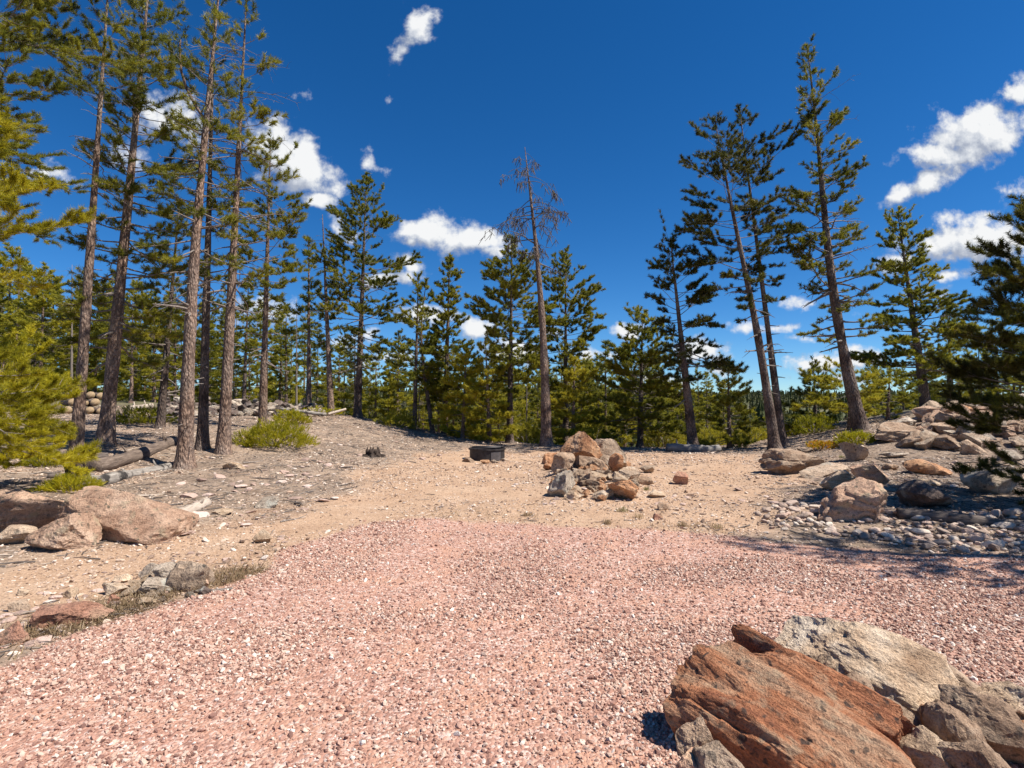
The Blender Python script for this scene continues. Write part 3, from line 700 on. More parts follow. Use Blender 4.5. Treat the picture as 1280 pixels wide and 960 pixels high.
tag(link('dry_grass', mesh_np('dry_grass', gv, gf, [M['grass']], None, False, dict(tint=gt))), 'matted dry grass along the edge of the gravel', 'grass', None, 'stuff')
def grass_tuft(px, py, label, tint=.5, hgt=.12):
    g = ground_px(px, py); n_ = 70
    P = np.c_[rng.normal(0, .035, n_), rng.normal(0, .035, n_), np.zeros(n_)]
    v, f, t = blades(P, rand_dir(n_, 35, 85), rng.uniform(.5, 1, n_) * hgt, np.full(n_, .006), np.clip(rng.normal(tint, .15, n_), 0, 1), .25)
    tag(link('grass_tuft', mesh_np('grass_tuft', v, f, [M['grass']], None, False, dict(tint=t)), None, (g[0], g[1], h1(g[0], g[1]))), label, 'grass tuft', 'grass tufts by the gravel')
for a in [(778,640,'green grass tuft on the sand below the orange wedge rock',.95),(798,648,'dry straw tuft nearest below the right end of the heap',.6),(855,658,'dry tuft at the gravel edge right of the heap',.5),
          (808,613,'green tuft among the right tail stones of the heap',.95),(895,660,'straw tuft at the gravel edge far right of the heap',.7),(660,645,'dry tuft on the sand left of the heap',.5),(760,655,'faded tuft on the gravel border below the heap',.55),
          (1240,600,'green grass tuft in the shade under the near right pine',.97),(1052,572,'green tuft behind the pale orange rock',.95)]:
    grass_tuft(*a)

# ------------------------------------------------------------------ foliage
def tuft_blades(C, A, tl, nb, bl, bw, tint, spread=(25, 70)):
    """needle brushes: centres C, axes A, brush length tl, nb blades each"""
    T = len(C)
    if T == 0: return np.zeros((0, 3)), np.zeros((0, 3), int), np.zeros(0)
    A = A / (np.linalg.norm(A, axis=1)[:, None] + 1e-9)
    C = np.repeat(C, nb, 0); Ax = np.repeat(A, nb, 0); n_ = len(C)
    rnd = rng.normal(size=(n_, 3)); rad = rnd - (rnd * Ax).sum(1)[:, None] * Ax; rad /= np.linalg.norm(rad, axis=1)[:, None] + 1e-9
    th = np.radians(rng.uniform(*spread, n_))
    d = Ax * np.cos(th)[:, None] + rad * np.sin(th)[:, None]
    root = C + Ax * (rng.uniform(-.5, .5, n_) * tl)[:, None]
    L = bl * rng.uniform(.7, 1.15, n_)
    s = np.cross(d, rng.normal(size=(n_, 3))); s /= np.linalg.norm(s, axis=1)[:, None] + 1e-9
    w = bw * rng.uniform(.7, 1.3, n_)
    V = np.stack([root - s * (w / 2)[:, None], root + s * (w / 2)[:, None], root + d * L[:, None]], 1).reshape(-1, 3)
    Fc = np.arange(n_ * 3).reshape(-1, 3)
    tt = np.clip(np.repeat(np.repeat(tint, nb) + rng.normal(0, .10, n_), 3), 0, 1)
    return V, Fc, tt
PROF = {
 'cone': lambda t: (1 - t) ** .75 * (.35 + .65 * min(1, t / .12)) + .06,
 'oval': lambda t: max(.12, math.sin(math.pi * min(1, t * .82 + .16))) ,
 'top':  lambda t: .35 + .65 * math.sin(math.pi * min(1, t * .75 + .2)) if t < .93 else .3,
 'even': lambda t: (1 - t ** 3) * .85 + .1,
}
def tree_geo(B, Tp, r0, c0=.3, Rm=1.2, n_br=70, prof='cone', D=15, ndead=0, dead=(.15, .5), dlen=.8, tint=.45, dens=1.0, bend=.0, bias=None, gap=None, twig=True, droop=0, seed=0, mats=('bark', 'limb', 'needle'), fork=None, snag=False, needle_k=1.0, el_up=38):
    """local coordinates with the tree's foot at the origin; returns trunk mesh, crown mesh"""
    r = np.random.default_rng(seed)
    ax = Tp - B; Ht = np.linalg.norm(ax); side = np.cross(ax, [0, 1, 0]); side /= np.linalg.norm(side) + 1e-9
    b2 = bend * r.uniform(-1, 1)
    def c(t):
        t = np.asarray(t, float)
        return ax * t[..., None] + side * (np.sin(t * math.pi) * bend + np.sin(t * 2 * math.pi) * b2 * .4)[..., None]
    def rad(t): return r0 * ((1 - t) ** 1.05) * .95 + .011
    tb = Tubes()
    ts = np.r_[-.015, 0, .012, .03, np.linspace(.06, 1, 18)]
    rr = rad(np.clip(ts, 0, 1)) * (1 + .65 * np.exp(-np.clip(ts, 0, 1) / .018))
    tb.add(c(ts), rr * (1 + .05 * r.normal(size=len(ts))), 12 if D < 30 else 7, 0)
    TC, TA, TT = [], [], []
    lod = 0 if D < 10 else (1 if D < 26 else 2)
    sp_ = (.050, .066, .10)[lod] / dens
    def branch(t, L, az, el, up, live, rb, twigs):
        p0 = c(np.array(t)); o = np.array([math.cos(az), math.sin(az), 0])
        s = np.linspace(0, 1, 6); perp = np.array([-o[1], o[0], 0])
        wig = np.cumsum(r.normal(0, .035, 6)) * L
        P_ = p0 + o * (L * s)[:, None] + np.array([0, 0, 1]) * (L * (math.tan(el) * s + up * s * s))[:, None] + perp * wig[:, None]
        tb.add(P_, np.linspace(rb, rb * .22, 6), 5 if lod < 2 else 3, 1, False)
        d_end = P_[-1] - P_[-2]; d_end /= np.linalg.norm(d_end)
        tint_b = tint + r.normal(0, .10)
        for k in range(twigs):
            u = r.uniform(.22, 1) ** .75; q = np.array([np.interp(u, s, P_[:, j]) for j in range(3)])
            sg = 1 if k % 2 else -1
            an = sg * math.radians(r.uniform(25, 75)); 
            dv = o * math.cos(an) + perp * math.sin(an) + np.array([0, 0, r.uniform(-.25, .5) + (up + math.tan(el)) * .5])
            if not live: dv += np.array([0, 0, r.uniform(-1.0, .1) if snag else r.uniform(-.6, .3)])
            dv /= np.linalg.norm(dv)
            l = L * r.uniform(.2, .42) * (1.15 - u * .75) + .06
            q1 = q + dv * l * .5 + np.array([0, 0, r.uniform(-.04, .04)]); q2 = q + dv * l + np.array([0, 0, (.12 if live else -.18) * l])
            if twig and (lod < 2 or not live): tb.add([q, q1, q2], [rb * .32, rb * .22, rb * .10] if live else [max(.006, rb * .35), rb * .25, .003], 3, 1, False)
            if not live and snag:
                for _ in range(3):
                    w0 = q + (q2 - q) * r.uniform(.3, 1); tb.add([w0, w0 + np.array([r.normal(0, .1), r.normal(0, .1), -r.uniform(.08, .3)])], [.014, .007], 3, 1, False)
            if live:
                m = max(1, int(l / sp_ * .8)); us = 1 - r.uniform(0, .62, m) ** 1.2
                TC.append(q + (q2 - q) * us[:, None]); TA.append((q2 - q) / l + np.array([0, 0, .45]) + r.normal(0, .25, (m, 3))); TT.append(np.full(m, tint_b) + r.normal(0, .10, m))
        if live:
            m = max(2, int(L * .5 / sp_)); us = r.uniform(.5, 1.02, m)
            q = np.stack([np.interp(us, s, P_[:, j]) for j in range(3)], 1)
            TC.append(q); TA.append(d_end + np.array([0, 0, .35]) + r.normal(0, .3, (m, 3))); TT.append(np.full(m, tint_b) + r.normal(0, .10, m))
    az = r.uniform(0, 6.28)
    for k in range(n_br):
        t = c0 + (1 - c0) * ((k + r.uniform(.1, .9)) / n_br) ** .92
        if gap and gap[0] < t < gap[1]: continue
        tt = (t - c0) / (1 - c0); az += 2.4 + r.normal(0, .9)
        L = Rm * PROF[prof](tt) * r.uniform(.40, 1.22)
        if bias: L *= 1 + bias[1] * math.cos(az - bias[0])
        el = math.radians(-12 - droop + (el_up + 12 + droop) * tt ** 1.2 + r.normal(0, 14))
        branch(min(t, .995), max(L, .12), az, el, r.uniform(.0, .22), True, max(.006, rad(t) * .22), max(3, int(L * 9 * dens)))
    if n_br:    # leader
        m = max(3, int(.5 / sp_)); us = np.linspace(.97, 1.0, m)
        TC.append(c(us)); TA.append(np.tile([0, 0, 1.0], (m, 1)) + r.normal(0, .3, (m, 3))); TT.append(np.full(m, tint))
    if D < 27 and c0 > .2:
        for k in range(16):
            t = r.uniform(.04, min(.8, c0 + .1)); a_ = r.uniform(0, 6.28); o = np.array([math.cos(a_), math.sin(a_), r.uniform(-.3, .4)]); l = rad(t) + r.uniform(.03, .22); p0 = c(np.array(t))
            tb.add([p0, p0 + o * l], [.014, .008], 5, 1)
    for k in range(ndead):
        t = r.uniform(*dead); az += 2.4 + r.normal(0, .6)
        L = dlen * r.uniform(.35, 1.1)
        if snag: L *= .35 + .95 * math.sin(math.pi * min(1, (1 - t) / (1 - dead[0]) * .8 + .1))
        el = math.radians(r.uniform(-25, 20) if not snag else r.uniform(-8, 28))
        branch(t, L, az, el, r.uniform(-.35, .1) if not snag else -r.uniform(.25, .75), False, max(.008, rad(t) * (.28 if not snag else .42)), max(1, int(L * (4 if not snag else 7))))
    if fork:    # a second leader
        t0, dx, hh = fork; s = np.linspace(0, 1, 6)[:, None]; p0 = c(np.array(t0)); p1 = p0 + np.array([dx, 0, hh])
        Pf = p0 + (p1 - p0) * s + np.array([dx * .35, 0, 0]) * np.sin(s * math.pi)
        tb.add(Pf, np.linspace(rad(t0) * .6, .02, 6), 7, 0)
        q = p0 + (p1 - p0) * r.uniform(.55, 1.05, 60)[:, None] + r.normal(0, .22, (60, 3)); TC.append(q); TA.append(r.normal(0, .5, (60, 3)) + [0, 0, .6]); TT.append(np.full(60, tint - .15))
    tm = tb.mesh('trunk', [M[mats[0]], M[mats[1]]], True)
    cm = None
    if TC:
        TC, TA, TT = np.concatenate(TC), np.concatenate(TA), np.concatenate(TT)
        nb, tl, bl = ((44, .12, .075), (26, .13, .12), (21, .18, .19))[lod]
        bw = max(.0052, D * .00088) * needle_k
        V, Fc, tt = tuft_blades(TC, TA, tl, nb, bl * (1 + .1 * (needle_k - 1)), bw, TT)
        cm = mesh_np('crown', V, Fc, [M[mats[2]]], None, False, dict(tint=tt))
    return tm, cm
def tree(name, label, base, top, wpx, cat='pine tree', group=None, **k):
    px, py, D = base
    B = pt(px, py, D); B[2] = h1(B[0], B[1]) - .03
    Tp = pt(top[0], top[1], D + (top[2] if len(top) > 2 else 0))
    e = empty(name, tuple(B), label, cat, group)
    _seed[0] += 1
    tm, cm = tree_geo(B, Tp, wpx * D / F / 2, D=D, seed=_seed[0], **k)
    link('trunk', tm, e)
    if cm: link('crown', cm, e)
    return e

DK = ('bark_dark', 'limb', 'needle_dark'); BR = ('bark', 'limb', 'needle'); YL = ('bark', 'limb', 'needle_yellow'); DB = ('bark_dark', 'limb', 'needle')
GT = 'pines standing around the clearing'
# near, left
tree('pine_tree','dark bushy pine hanging into the upper left corner of the picture',(-85,600,9.0),(-50,-180),26,group=GT,c0=.42,Rm=2.25,n_br=104,prof='oval',mats=DB,tint=.36,ndead=10,dens=1.0)
tree('young_pine','sunlit yellow green young pine at the left edge',(-62,625,6.6),(-45,95),16,group=GT,c0=.22,Rm=1.25,n_br=125,prof='even',gap=(.36,.58),mats=YL,tint=.52,el_up=25,dens=1.35)
tree('young_pine','short yellow green pine in front of the left trunks',(-8,588,8.9),(6,436),8,group=GT,c0=.2,Rm=.95,n_br=84,prof='oval',mats=YL,tint=.5,dens=1.35,el_up=45)
# left stand
tree('pine_tree','tall pine with the long bare pale trunk, leftmost of the trunk row',(95,571,12.5),(137,-40),14.3,group=GT,c0=.70,Rm=1.25,n_br=42,prof='even',mats=BR,tint=.35,ndead=26,dead=(.45,.85),dlen=.9)
tree('pine_tree','tall densely green pine right behind the bare pale trunk',(131,560,13.8),(190,-60),17.6,group=GT,c0=.2,Rm=1.4,n_br=128,prof='even',mats=BR,tint=.42,bias=(0.3,.15),ndead=10)
tree('pine_tree','dark slim pine between the green pine and the reddish trunk',(200,545,17),(224,255),10.1,group=GT,c0=.28,Rm=1.0,n_br=48,prof='even',mats=DK,tint=.4,ndead=12,dead=(.1,.4))
tree('pine_tree','tall pine with reddish scaly trunk and forked top',(231,582,12.4),(277,-45),19.3,group=GT,c0=.40,Rm=.95,n_br=50,prof='even',mats=BR,tint=.42,ndead=36,dead=(.3,.85),dlen=1.0,fork=(.68,-.62,1.9),bend=.12)
tree('pine_tree','brown trunked pine half hidden behind the reddish scaly one',(253,561,14),(268,10),12.6,group=GT,c0=.5,Rm=.9,n_br=36,prof='even',mats=DB,tint=.42,ndead=24,dead=(.3,.8))
tree('pine_tree','thin crowned pine with straight grey trunk behind the juniper bush',(279,562,13.8),(308,0),15.1,group=GT,c0=.36,Rm=1.0,n_br=44,prof='even',mats=BR,tint=.5,ndead=60,dead=(.3,.9),dlen=1.3,bias=(0,.2))
tree('pine_tree','short needled pine rising right above the juniper bush',(328,535,18),(338,178),10.1,group=GT,c0=.38,Rm=1.25,n_br=62,prof='oval',mats=BR,tint=.48,ndead=18,dead=(.2,.5),bias=(0,.2))
tree('pine_tree','slim pine with bare lower trunk at the back of the left slope',(386,512,27),(386,298),6.7,group=GT,c0=.35,Rm=1.2,n_br=42,prof='cone',mats=BR,tint=.45,ndead=8)
tree('dead_pine','thin grey dead pine at the top of the left slope',(414,521,24),(403,268),8.4,group=GT,cat='dead tree',n_br=0,ndead=34,dead=(.35,.98),dlen=.75,mats=('bark','deadwood','needle'))
tree('pine_tree','full grey green pine crowning the end of the left slope',(447,522,25),(458,222),9,group=GT,c0=.25,Rm=2.1,n_br=104,prof='oval',mats=DB,tint=.36,ndead=26,dead=(.2,.9),dlen=1.5,dens=.85)
# centre
tree('pine_tree','thin pine on the left of the central pair',(518,537,24),(523,345),6,group=GT,c0=.22,Rm=1.2,n_br=46,prof='cone',mats=DB,tint=.42)
tree('pine_tree','crooked thin pine just right of the thin one',(541,536,24),(533,352),6,group=GT,c0=.3,Rm=1.0,n_br=40,prof='cone',mats=DB,tint=.42,bend=.3)
tree('pine_tree','pointed dense pine behind the young bright pines',(556,541,25),(562,322),8,group=GT,c0=.10,Rm=1.6,n_br=120,prof='cone',mats=BR,tint=.5,dens=1.2)
tree('young_pine','bright green young pine behind the fire ring, the left one',(578,556,22.6),(583,436),5,group=GT,c0=.04,Rm=1.35,n_br=56,prof='cone',mats=BR,tint=.85,dens=1.35)
tree('young_pine','bright green young pine behind the fire ring, the right one',(612,557,22.2),(607,428),6,group=GT,c0=.04,Rm=1.4,n_br=60,prof='cone',mats=BR,tint=.85,dens=1.35)
tree('pine_tree','dark trunked pine left of the bare snag',(637,556,22.5),(640,298),9,group=GT,c0=.25,Rm=1.8,n_br=108,prof='oval',mats=DB,tint=.42,dens=1.05)
tree('dead_pine','tall dead snag with drooping bare branches in the middle',(683,559,20.5),(656,184),14,group=GT,cat='dead tree',n_br=0,ndead=30,dead=(.60,.995),dlen=1.35,snag=True,mats=('bark','deadwood','needle'),bend=-.18)
tree('pine_tree','green pine just right of the bare snag',(707,553,25),(707,316),8,group=GT,c0=.22,Rm=1.65,n_br=104,prof='oval',mats=DB,tint=.42)
tree('young_pine','bright young pine behind the upright orange rock',(716,560,23),(718,450),6,group=GT,c0=.05,Rm=1.4,n_br=60,prof='cone',mats=BR,tint=.78,dens=1.3)
tree('pine_tree','spindly short pine right of the snag against the sky',(757,560,30),(757,428),5,group=GT,c0=.15,Rm=1.0,n_br=44,prof='cone',mats=DB,tint=.35)
tree('pine_tree','wide dark pine between the heap and the grey log',(800,562,22.5),(803,394),8,group=GT,c0=.10,Rm=2.2,n_br=112,prof='cone',mats=DB,tint=.38,dens=1.1)
# right
tree('pine_tree','dark pine leaning left above the grey log',(867,563,20),(838,300),13,group=GT,c0=.34,Rm=1.6,n_br=66,prof='even',mats=DK,tint=.42,bias=(.2,.2),ndead=10,dead=(.2,.5))
tree('pine_tree','tall dark pine with forked crown leaning left, thicker of the leaning pair',(969,564,18.5),(893,148),13,group=GT,c0=.40,Rm=1.6,n_br=68,prof='oval',mats=DK,tint=.45,bias=(3.1,.25),ndead=14,dead=(.25,.5),bend=-.1)
tree('pine_tree','thin trunked pine of the leaning pair with foliage to its right',(979,559,19.5),(924,134),9.5,group=GT,c0=.46,Rm=1.4,n_br=46,prof='oval',mats=DK,tint=.42,bias=(0,.55),ndead=14,dead=(.2,.55))
tree('pine_tree','tallest pine on the right with dark thick trunk',(1077,541,19),(1009,58),16,group=GT,c0=.24,Rm=1.45,n_br=104,prof='even',mats=DB,tint=.40,ndead=36,dead=(.2,.85),dlen=1.4,bend=.25,dens=.95)
tree('pine_tree','bushy pine behind the outcrop with tapering crown',(1158,509,24),(1122,266),12,group=GT,c0=.14,Rm=2.3,n_br=120,prof='cone',mats=DB,tint=.42,dens=1.05)
tree('pine_tree','small slim pine behind the right side of the outcrop',(1186,505,27),(1187,388),6,group=GT,c0=.1,Rm=1.3,n_br=48,prof='cone',mats=DB,tint=.36)
tree('young_pine','young green pine left of the leaning pair',(912,566,21),(910,460),6,group=GT,c0=.04,Rm=1.35,n_br=60,prof='cone',mats=BR,tint=.52,dens=1.1)
tree('young_pine','small dark pine in the gap left of the tallest right pine',(1020,556,24),(1017,458),5,group=GT,c0=.06,Rm=1.35,n_br=52,prof='cone',mats=DB,tint=.36)
tree('young_pine','low bright pine in front of the tallest right pine trunk',(1062,549,20.5),(1062,462),5,group=GT,c0=.3,Rm=1.7,n_br=34,prof='oval',mats=BR,tint=.66,el_up=15)
tree('young_pine','low pine beside the outcrop left shoulder',(1110,535,22),(1112,470),5,group=GT,c0=.1,Rm=1.2,n_br=34,prof='oval',mats=BR,tint=.45)
tree('pine_tree','near pine cut by the right frame edge with boughs reaching in',(1372,640,7.4),(1370,165),18,group=GT,c0=.16,Rm=1.25,n_br=54,prof='even',mats=DB,tint=.34,dens=1.05)
tree('young_pine','dark young pine overhanging the shaded right rocks',(1304,610,8.3),(1308,245),11,group=GT,c0=.06,Rm=1.25,n_br=120,prof='oval',mats=DK,tint=.4,dens=1.35,el_up=25)
tree('pine_tree','pine beyond the right frame edge whose shadow falls on the gravel',(1850,760,4.75),(1850,-560),40,group=GT,c0=.22,Rm=1.6,n_br=95,prof='cone',mats=DB,tint=.4)
tree('pine_tree','pine beyond the right frame edge that shades the driftwood log',(1830,640,7.6),(1830,-340),30,group=GT,c0=.2,Rm=1.8,n_br=64,prof='oval',mats=DB,tint=.4)

# ------------------------------------------------------------------ the wood beyond the clearing: shared shapes, one object per tree
kinds = []
for k, (c0, Rm, nb_, pr, mats, ti) in enumerate([(.12,1.5,70,'cone',DB,.50),(.25,1.4,60,'oval',DB,.42),(.05,1.7,80,'cone',BR,.68),(.35,1.2,54,'even',DK,.55),(.2,1.3,60,'cone',BR,.56),(.12,1.9,84,'oval',BR,.62)]):
    kinds.append(tree_geo(np.zeros(3), np.array([.2 * math.sin(k * 2), 0, 10.0]), .13, c0=c0, Rm=Rm, n_br=nb_, prof=pr, D=34, ndead=14, dead=(.1, .5), seed=700 + k, mats=mats, tint=ti))
bare = tree_geo(np.zeros(3), np.array([.15, 0, 10.0]), .09, n_br=0, ndead=40, dead=(.2, .98), dlen=.9, D=34, seed=750, mats=('limb', 'limb', 'needle'))
TL_X = [-80,0,60,120,180,240,300,350,400,430,470,500,530,580,620,680,720,760,800,850,900,950,1020,1050,1100,1150,1200,1300,1380]
TL_Y = [300,300,320,310,345,330,340,345,390,400,420,400,390,425,425,425,430,440,425,440,462,498,505,490,440,425,405,385,380]
spots = []
for px in np.arange(-70, 1370, 15.5):
    for row in range(2):
        x = px + rng.uniform(-8, 8); D = rng.uniform(27, 40) if row == 0 else rng.uniform(40, 62)
        if x < 440: D = max(D, 29)
        y = np.interp(x, TL_X, TL_Y) + abs(rng.normal(0, 42)) + (8 if row else 0)
        spots.append((x, y, D))
for k, (px, py, D) in enumerate(spots):
    Tp = pt(px, py, D); gz = h1(Tp[0], Tp[1]); Ht = Tp[2] - gz
    if Ht < 1.2: continue
    dead = k % 9 == 4
    tm, cm = bare if dead else kinds[rng.integers(6)]
    e = empty('dead_pine' if dead else 'pine_tree', (Tp[0], Tp[1], gz - .05), 'bare grey dead pine among the wood behind the clearing' if dead else 'green pine in the wood behind the clearing, beyond the edge trees',
              'dead tree' if dead else 'pine tree', 'dead pines in the wood behind the clearing' if dead else 'pines of the wood behind the clearing')
    s = Ht / 10; w = s ** .75 * rng.uniform(.85, 1.2); e.scale = (w, w, s); e.rotation_euler = (0, 0, rng.uniform(0, 6.28))
    link('trunk', tm, e)
    if cm: link('crown', cm, e)
# understory bushes along the rim
def low_geo(name, W, Dp, Hh, n_t, mat, tint, bl, bw, nb=12, stems=True):
    P = rng.normal(size=(n_t, 3)); P /= np.linalg.norm(P, axis=1)[:, None]; P[:, 2] = np.abs(P[:, 2])
    rr = rng.uniform(.55, 1, n_t)[:, None] ** .6; nz = 1 + .28 * fbm(P * 2.2 + rng.uniform(0, 50), 3, 4)[:, None]
    C = P * rr * nz * np.array([W / 2, Dp / 2, Hh])
    A = P * np.array([.7, .7, .4]) + np.array([0, 0, .75]) + rng.normal(0, .25, (n_t, 3))
    V, Fc, tt = tuft_blades(C, A, bl * 1.2, nb, bl, bw, np.clip(rng.normal(tint, .16, n_t), 0, 1), (12, 50))
    return mesh_np('foliage', V, Fc, [M[mat]], None, False, dict(tint=tt))
def bush(px, py, w, h, label, mat='juniper', tint=.5, D=None, depth=.7, n_t=700, name='juniper_bush', cat='bush', group='low bushes about the clearing', bl=.07):
    g = ground_px(px, py) if D is None else pt(px, py, D)
    D = g[1]; W, Hh = w * D / F, h * D / F; y = g[1] + W * depth * .4; z = h1(g[0], y)
    e = empty(name, (g[0], y, min(z, g[2] + .15)), label, cat, group)
    t = Tubes()
    for k in range(12):
        a = rng.uniform(0, 6.28); t.add([[0, 0, -.05], [math.cos(a) * W * .2, math.sin(a) * W * depth * .2, Hh * .35], [math.cos(a) * W * .38, math.sin(a) * W * depth * .38, Hh * rng.uniform(.4, .8)]], [.02, .014, .005], 4, 0)
    link('stem', t.mesh('stem', [M['limb']]), e)
    link('foliage', low_geo('foliage', W, W * depth, Hh, n_t, mat, tint, bl, max(.006, D * .0007)), e)
    return e
bush(330,563,98,30,'wide yellow green juniper bush at the foot of the left trunks',n_t=1500,tint=.5,bl=.09)
bush(72,616,70,18,'low yellow green juniper behind the big left boulder',n_t=600,tint=.55)
bush(40,585,60,14,'low olive patch of juniper near the burnt stump',n_t=400,tint=.35)
bush(165,531,74,20,'olive juniper bush before the stacked logs',n_t=700,tint=.32,bl=.09)
bush(360,531,44,16,'small yellow juniper behind the slope pine',n_t=500,tint=.55,bl=.09)
bush(395,520,60,10,'flat green juniper patch at the top of the slope',n_t=500,tint=.4,bl=.09)
bush(1080,556,54,16,'yellow green ground cover beside the smooth outcrop rock',n_t=700,tint=.45,bl=.07)
bush(1035,562,44,10,'low shrub with orange and red leaves at the clearing edge',mat='autumn',tint=.6,n_t=500,name='shrub',bl=.05)
bush(1028,548,56,22,'green shrub behind the red leaved one',mat='juniper',tint=.25,n_t=600,D=22,name='shrub',bl=.09)
for a in [(490,545,60,26,'dark shrub on the rim left of the thin pine'),(590,560,60,22,'bright shrub below the young pines behind the ring'),(660,566,50,30,'shrub on the rim just left of the snag foot'),(745,566,70,34,'shrub on the rim behind the central heap'),
          (835,566,60,34,'shrub on the rim left of the dark leaning pine'),(895,568,50,24,'shrub on the rim behind the grey log'),(940,566,50,30,'shrub on the rim left of the leaning pair'),(1000,556,50,26,'shrub on the rim right of the leaning pair')]:
    bush(a[0], a[1], a[2], a[3], a[4], 'needle', .72, D=23.5, name='shrub', n_t=700, bl=.11)

# ------------------------------------------------------------------ far wood on the hills
def far_tree(k):
    r = np.random.default_rng(1500 + k); V, Fc, T = [], [], []
    nb_ = 130; 
    z = r.uniform(.06, 1, nb_) ** .9; rad = (.17 + .03 * k % .05) * (1 - z) ** .8 + .012; a = r.uniform(0, 6.28, nb_)
    P = np.c_[np.cos(a) * rad * .2, np.sin(a) * rad * .2, z]
    q = np.c_[np.cos(a) * rad, np.sin(a) * rad, z - .045]
    s = np.c_[-np.sin(a), np.cos(a), np.zeros(nb_)] * .05
    V = np.stack([q - s, q + s, P + [0, 0, .05]], 1).reshape(-1, 3)
    return mesh_np('far_tree', V, np.arange(nb_ * 3).reshape(-1, 3), [M['far_needle']], None, False, dict(tint=np.repeat(np.clip(r.normal(.5, .25, nb_), 0, 1), 3)))
ft = [far_tree(k) for k in range(4)]
cnt = 17000
az = np.radians(rng.uniform(-50, 50, cnt)); rr = 75 + 950 * rng.random(cnt) ** .75
fx, fy = rr * np.sin(az), rr * np.cos(az)
ok = fbm(np.c_[fx / 70, fy / 70, fx * 0], 3, 55) > -.38
fx, fy = fx[ok], fy[ok]; fs = rng.uniform(6, 12, len(fx))
scatter('distant_forest', np.c_[fx, fy, H(fx, fy) - .2], np.c_[np.zeros(len(fx)), np.zeros(len(fx)), rng.uniform(0, 6.28, len(fx))], np.c_[fs, fs, fs], ft, 'dark conifer forest covering the distant hillsides', 'forest')

# ------------------------------------------------------------------ logs and stumps
def log(p0, p1, r0, r1, label, mat, name='fallen_log', cat='log', group=None, sides=14, knots=3, crook=.04, ends='cut_end'):
    p0, p1 = np.asarray(p0, float), np.asarray(p1, float); L = np.linalg.norm(p1 - p0)
    t = Tubes(); s = np.linspace(0, 1, 16)
    r = rng; P_ = np.c_[s * L, np.sin(s * 3 + r.uniform(0, 6)) * crook * L * .5, np.sin(s * 4 + r.uniform(0, 6)) * crook * L * .25]
    P_ -= P_[0]
    t.add(P_, (r0 + (r1 - r0) * s) * (1 + .06 * r.normal(size=16)), sides, 0)
    for k in range(knots):
        u = r.integers(2, 14); a = r.uniform(0.3, 2.8); d = np.array([r.uniform(-.3, .3), math.cos(a), math.sin(a)])
        t.add([P_[u], P_[u] + d * r0 * 1.1, P_[u] + d * r0 * r.uniform(1.4, 2.2)], [r0 * .28, r0 * .2, r0 * .1], 6, 0)
    me = t.mesh(name, [M[mat], M[ends]], True, jitter=r0 * .12)
    if ends != mat:
        n_c = sides
        nq = len(me.polygons)
    o = link(name, me); o.location = p0
    d = (p1 - p0) / L; o.rotation_euler = (0, -math.asin(d[2]), math.atan2(d[1], d[0]))
    return tag(o, label, cat, group)
def glog(a, b, rpx, label, mat, lift=.6, **k):
    g0, g1 = ground_px(*a), ground_px(*b)
    D = (g0[1] + g1[1]) / 2; r0 = rpx * D / F
    g0 = np.array([g0[0], g0[1], h1(g0[0], g0[1]) + r0 * lift]); g1 = np.array([g1[0], g1[1], h1(g1[0], g1[1]) + r0 * lift])
    return log(g0, g1, r0, r0 * .88, label, mat, **k)
glog((106,612),(221,584),7.5,'pale grey partly charred log lying before the trunk row','log_grey')
glog((118,590),(222,556),8.5,'thick brown log lying behind the charred grey one','log_brown')
glog((206,655),(255,632),7.5,'bleached broken log stub right of the big pink boulder','log_pale',knots=1)
glog((1122,648),(1296,658),8,'dark driftwood log lying above the cobble bank','log_dark',crook=.07)
glog((40,583),(135,574),5,'thin dark log in the shade behind the left boulder','log_dark')
glog((60,598),(118,596),3.5,'thin dead branch lying by the burnt stump','log_dark')
p0, p1 = pt(834,571,19.4), pt(899,570,19.6)
for p in (p0, p1): p[2] = h1(p[0], p[1]) + .13
log(p0, p1, .16, .14, 'grey weathered log lying on the rim at the back of the clearing', 'log_silver', knots=2)
def stump(px, py, w, h, label):
    g = ground_px(px, py); s = g[1] / F; W, Hh = w * s, h * s
    e = empty('stump', (g[0], g[1], h1(g[0], g[1]) - .03), label, 'stump', 'burnt stumps')
    t = Tubes()
    t.add([[0, 0, 0], [0, 0, Hh * .3], [.01, 0, Hh * .62], [0, .01, Hh * .75]], [W * .42, W * .3, W * .26, W * .2], 11, 0)
    for k in range(7):
        a = k * .9; t.add([[math.cos(a) * W * .2, math.sin(a) * W * .2, Hh * .4], [math.cos(a) * W * .26, math.sin(a) * W * .26, Hh * .75], [math.cos(a) * W * .22, math.sin(a) * W * .22, Hh * rng.uniform(.85, 1.15)]], [W * .1, W * .07, W * .015], 5, 0)
    link('trunk', t.mesh('trunk', [M['char']], True, jitter=.02), e)
    rt = Tubes()
    for k in range(7):
        a = k * .9 + .4; l = W * rng.uniform(.5, .8); rt.add([[math.cos(a) * W * .25, math.sin(a) * W * .25, Hh * .2], [math.cos(a) * l * .7, math.sin(a) * l * .7, Hh * .14], [math.cos(a) * l, math.sin(a) * l, -.02]], [W * .11, W * .08, W * .03], 6, 0)
    link('root', rt.mesh('root', [M['char']], True, jitter=.02), e)
stump(96,605,40,34,'burnt jagged stump at the foot of the bare pale trunk')
stump(466,571,30,12,'low charred stump on the right of the left slope')

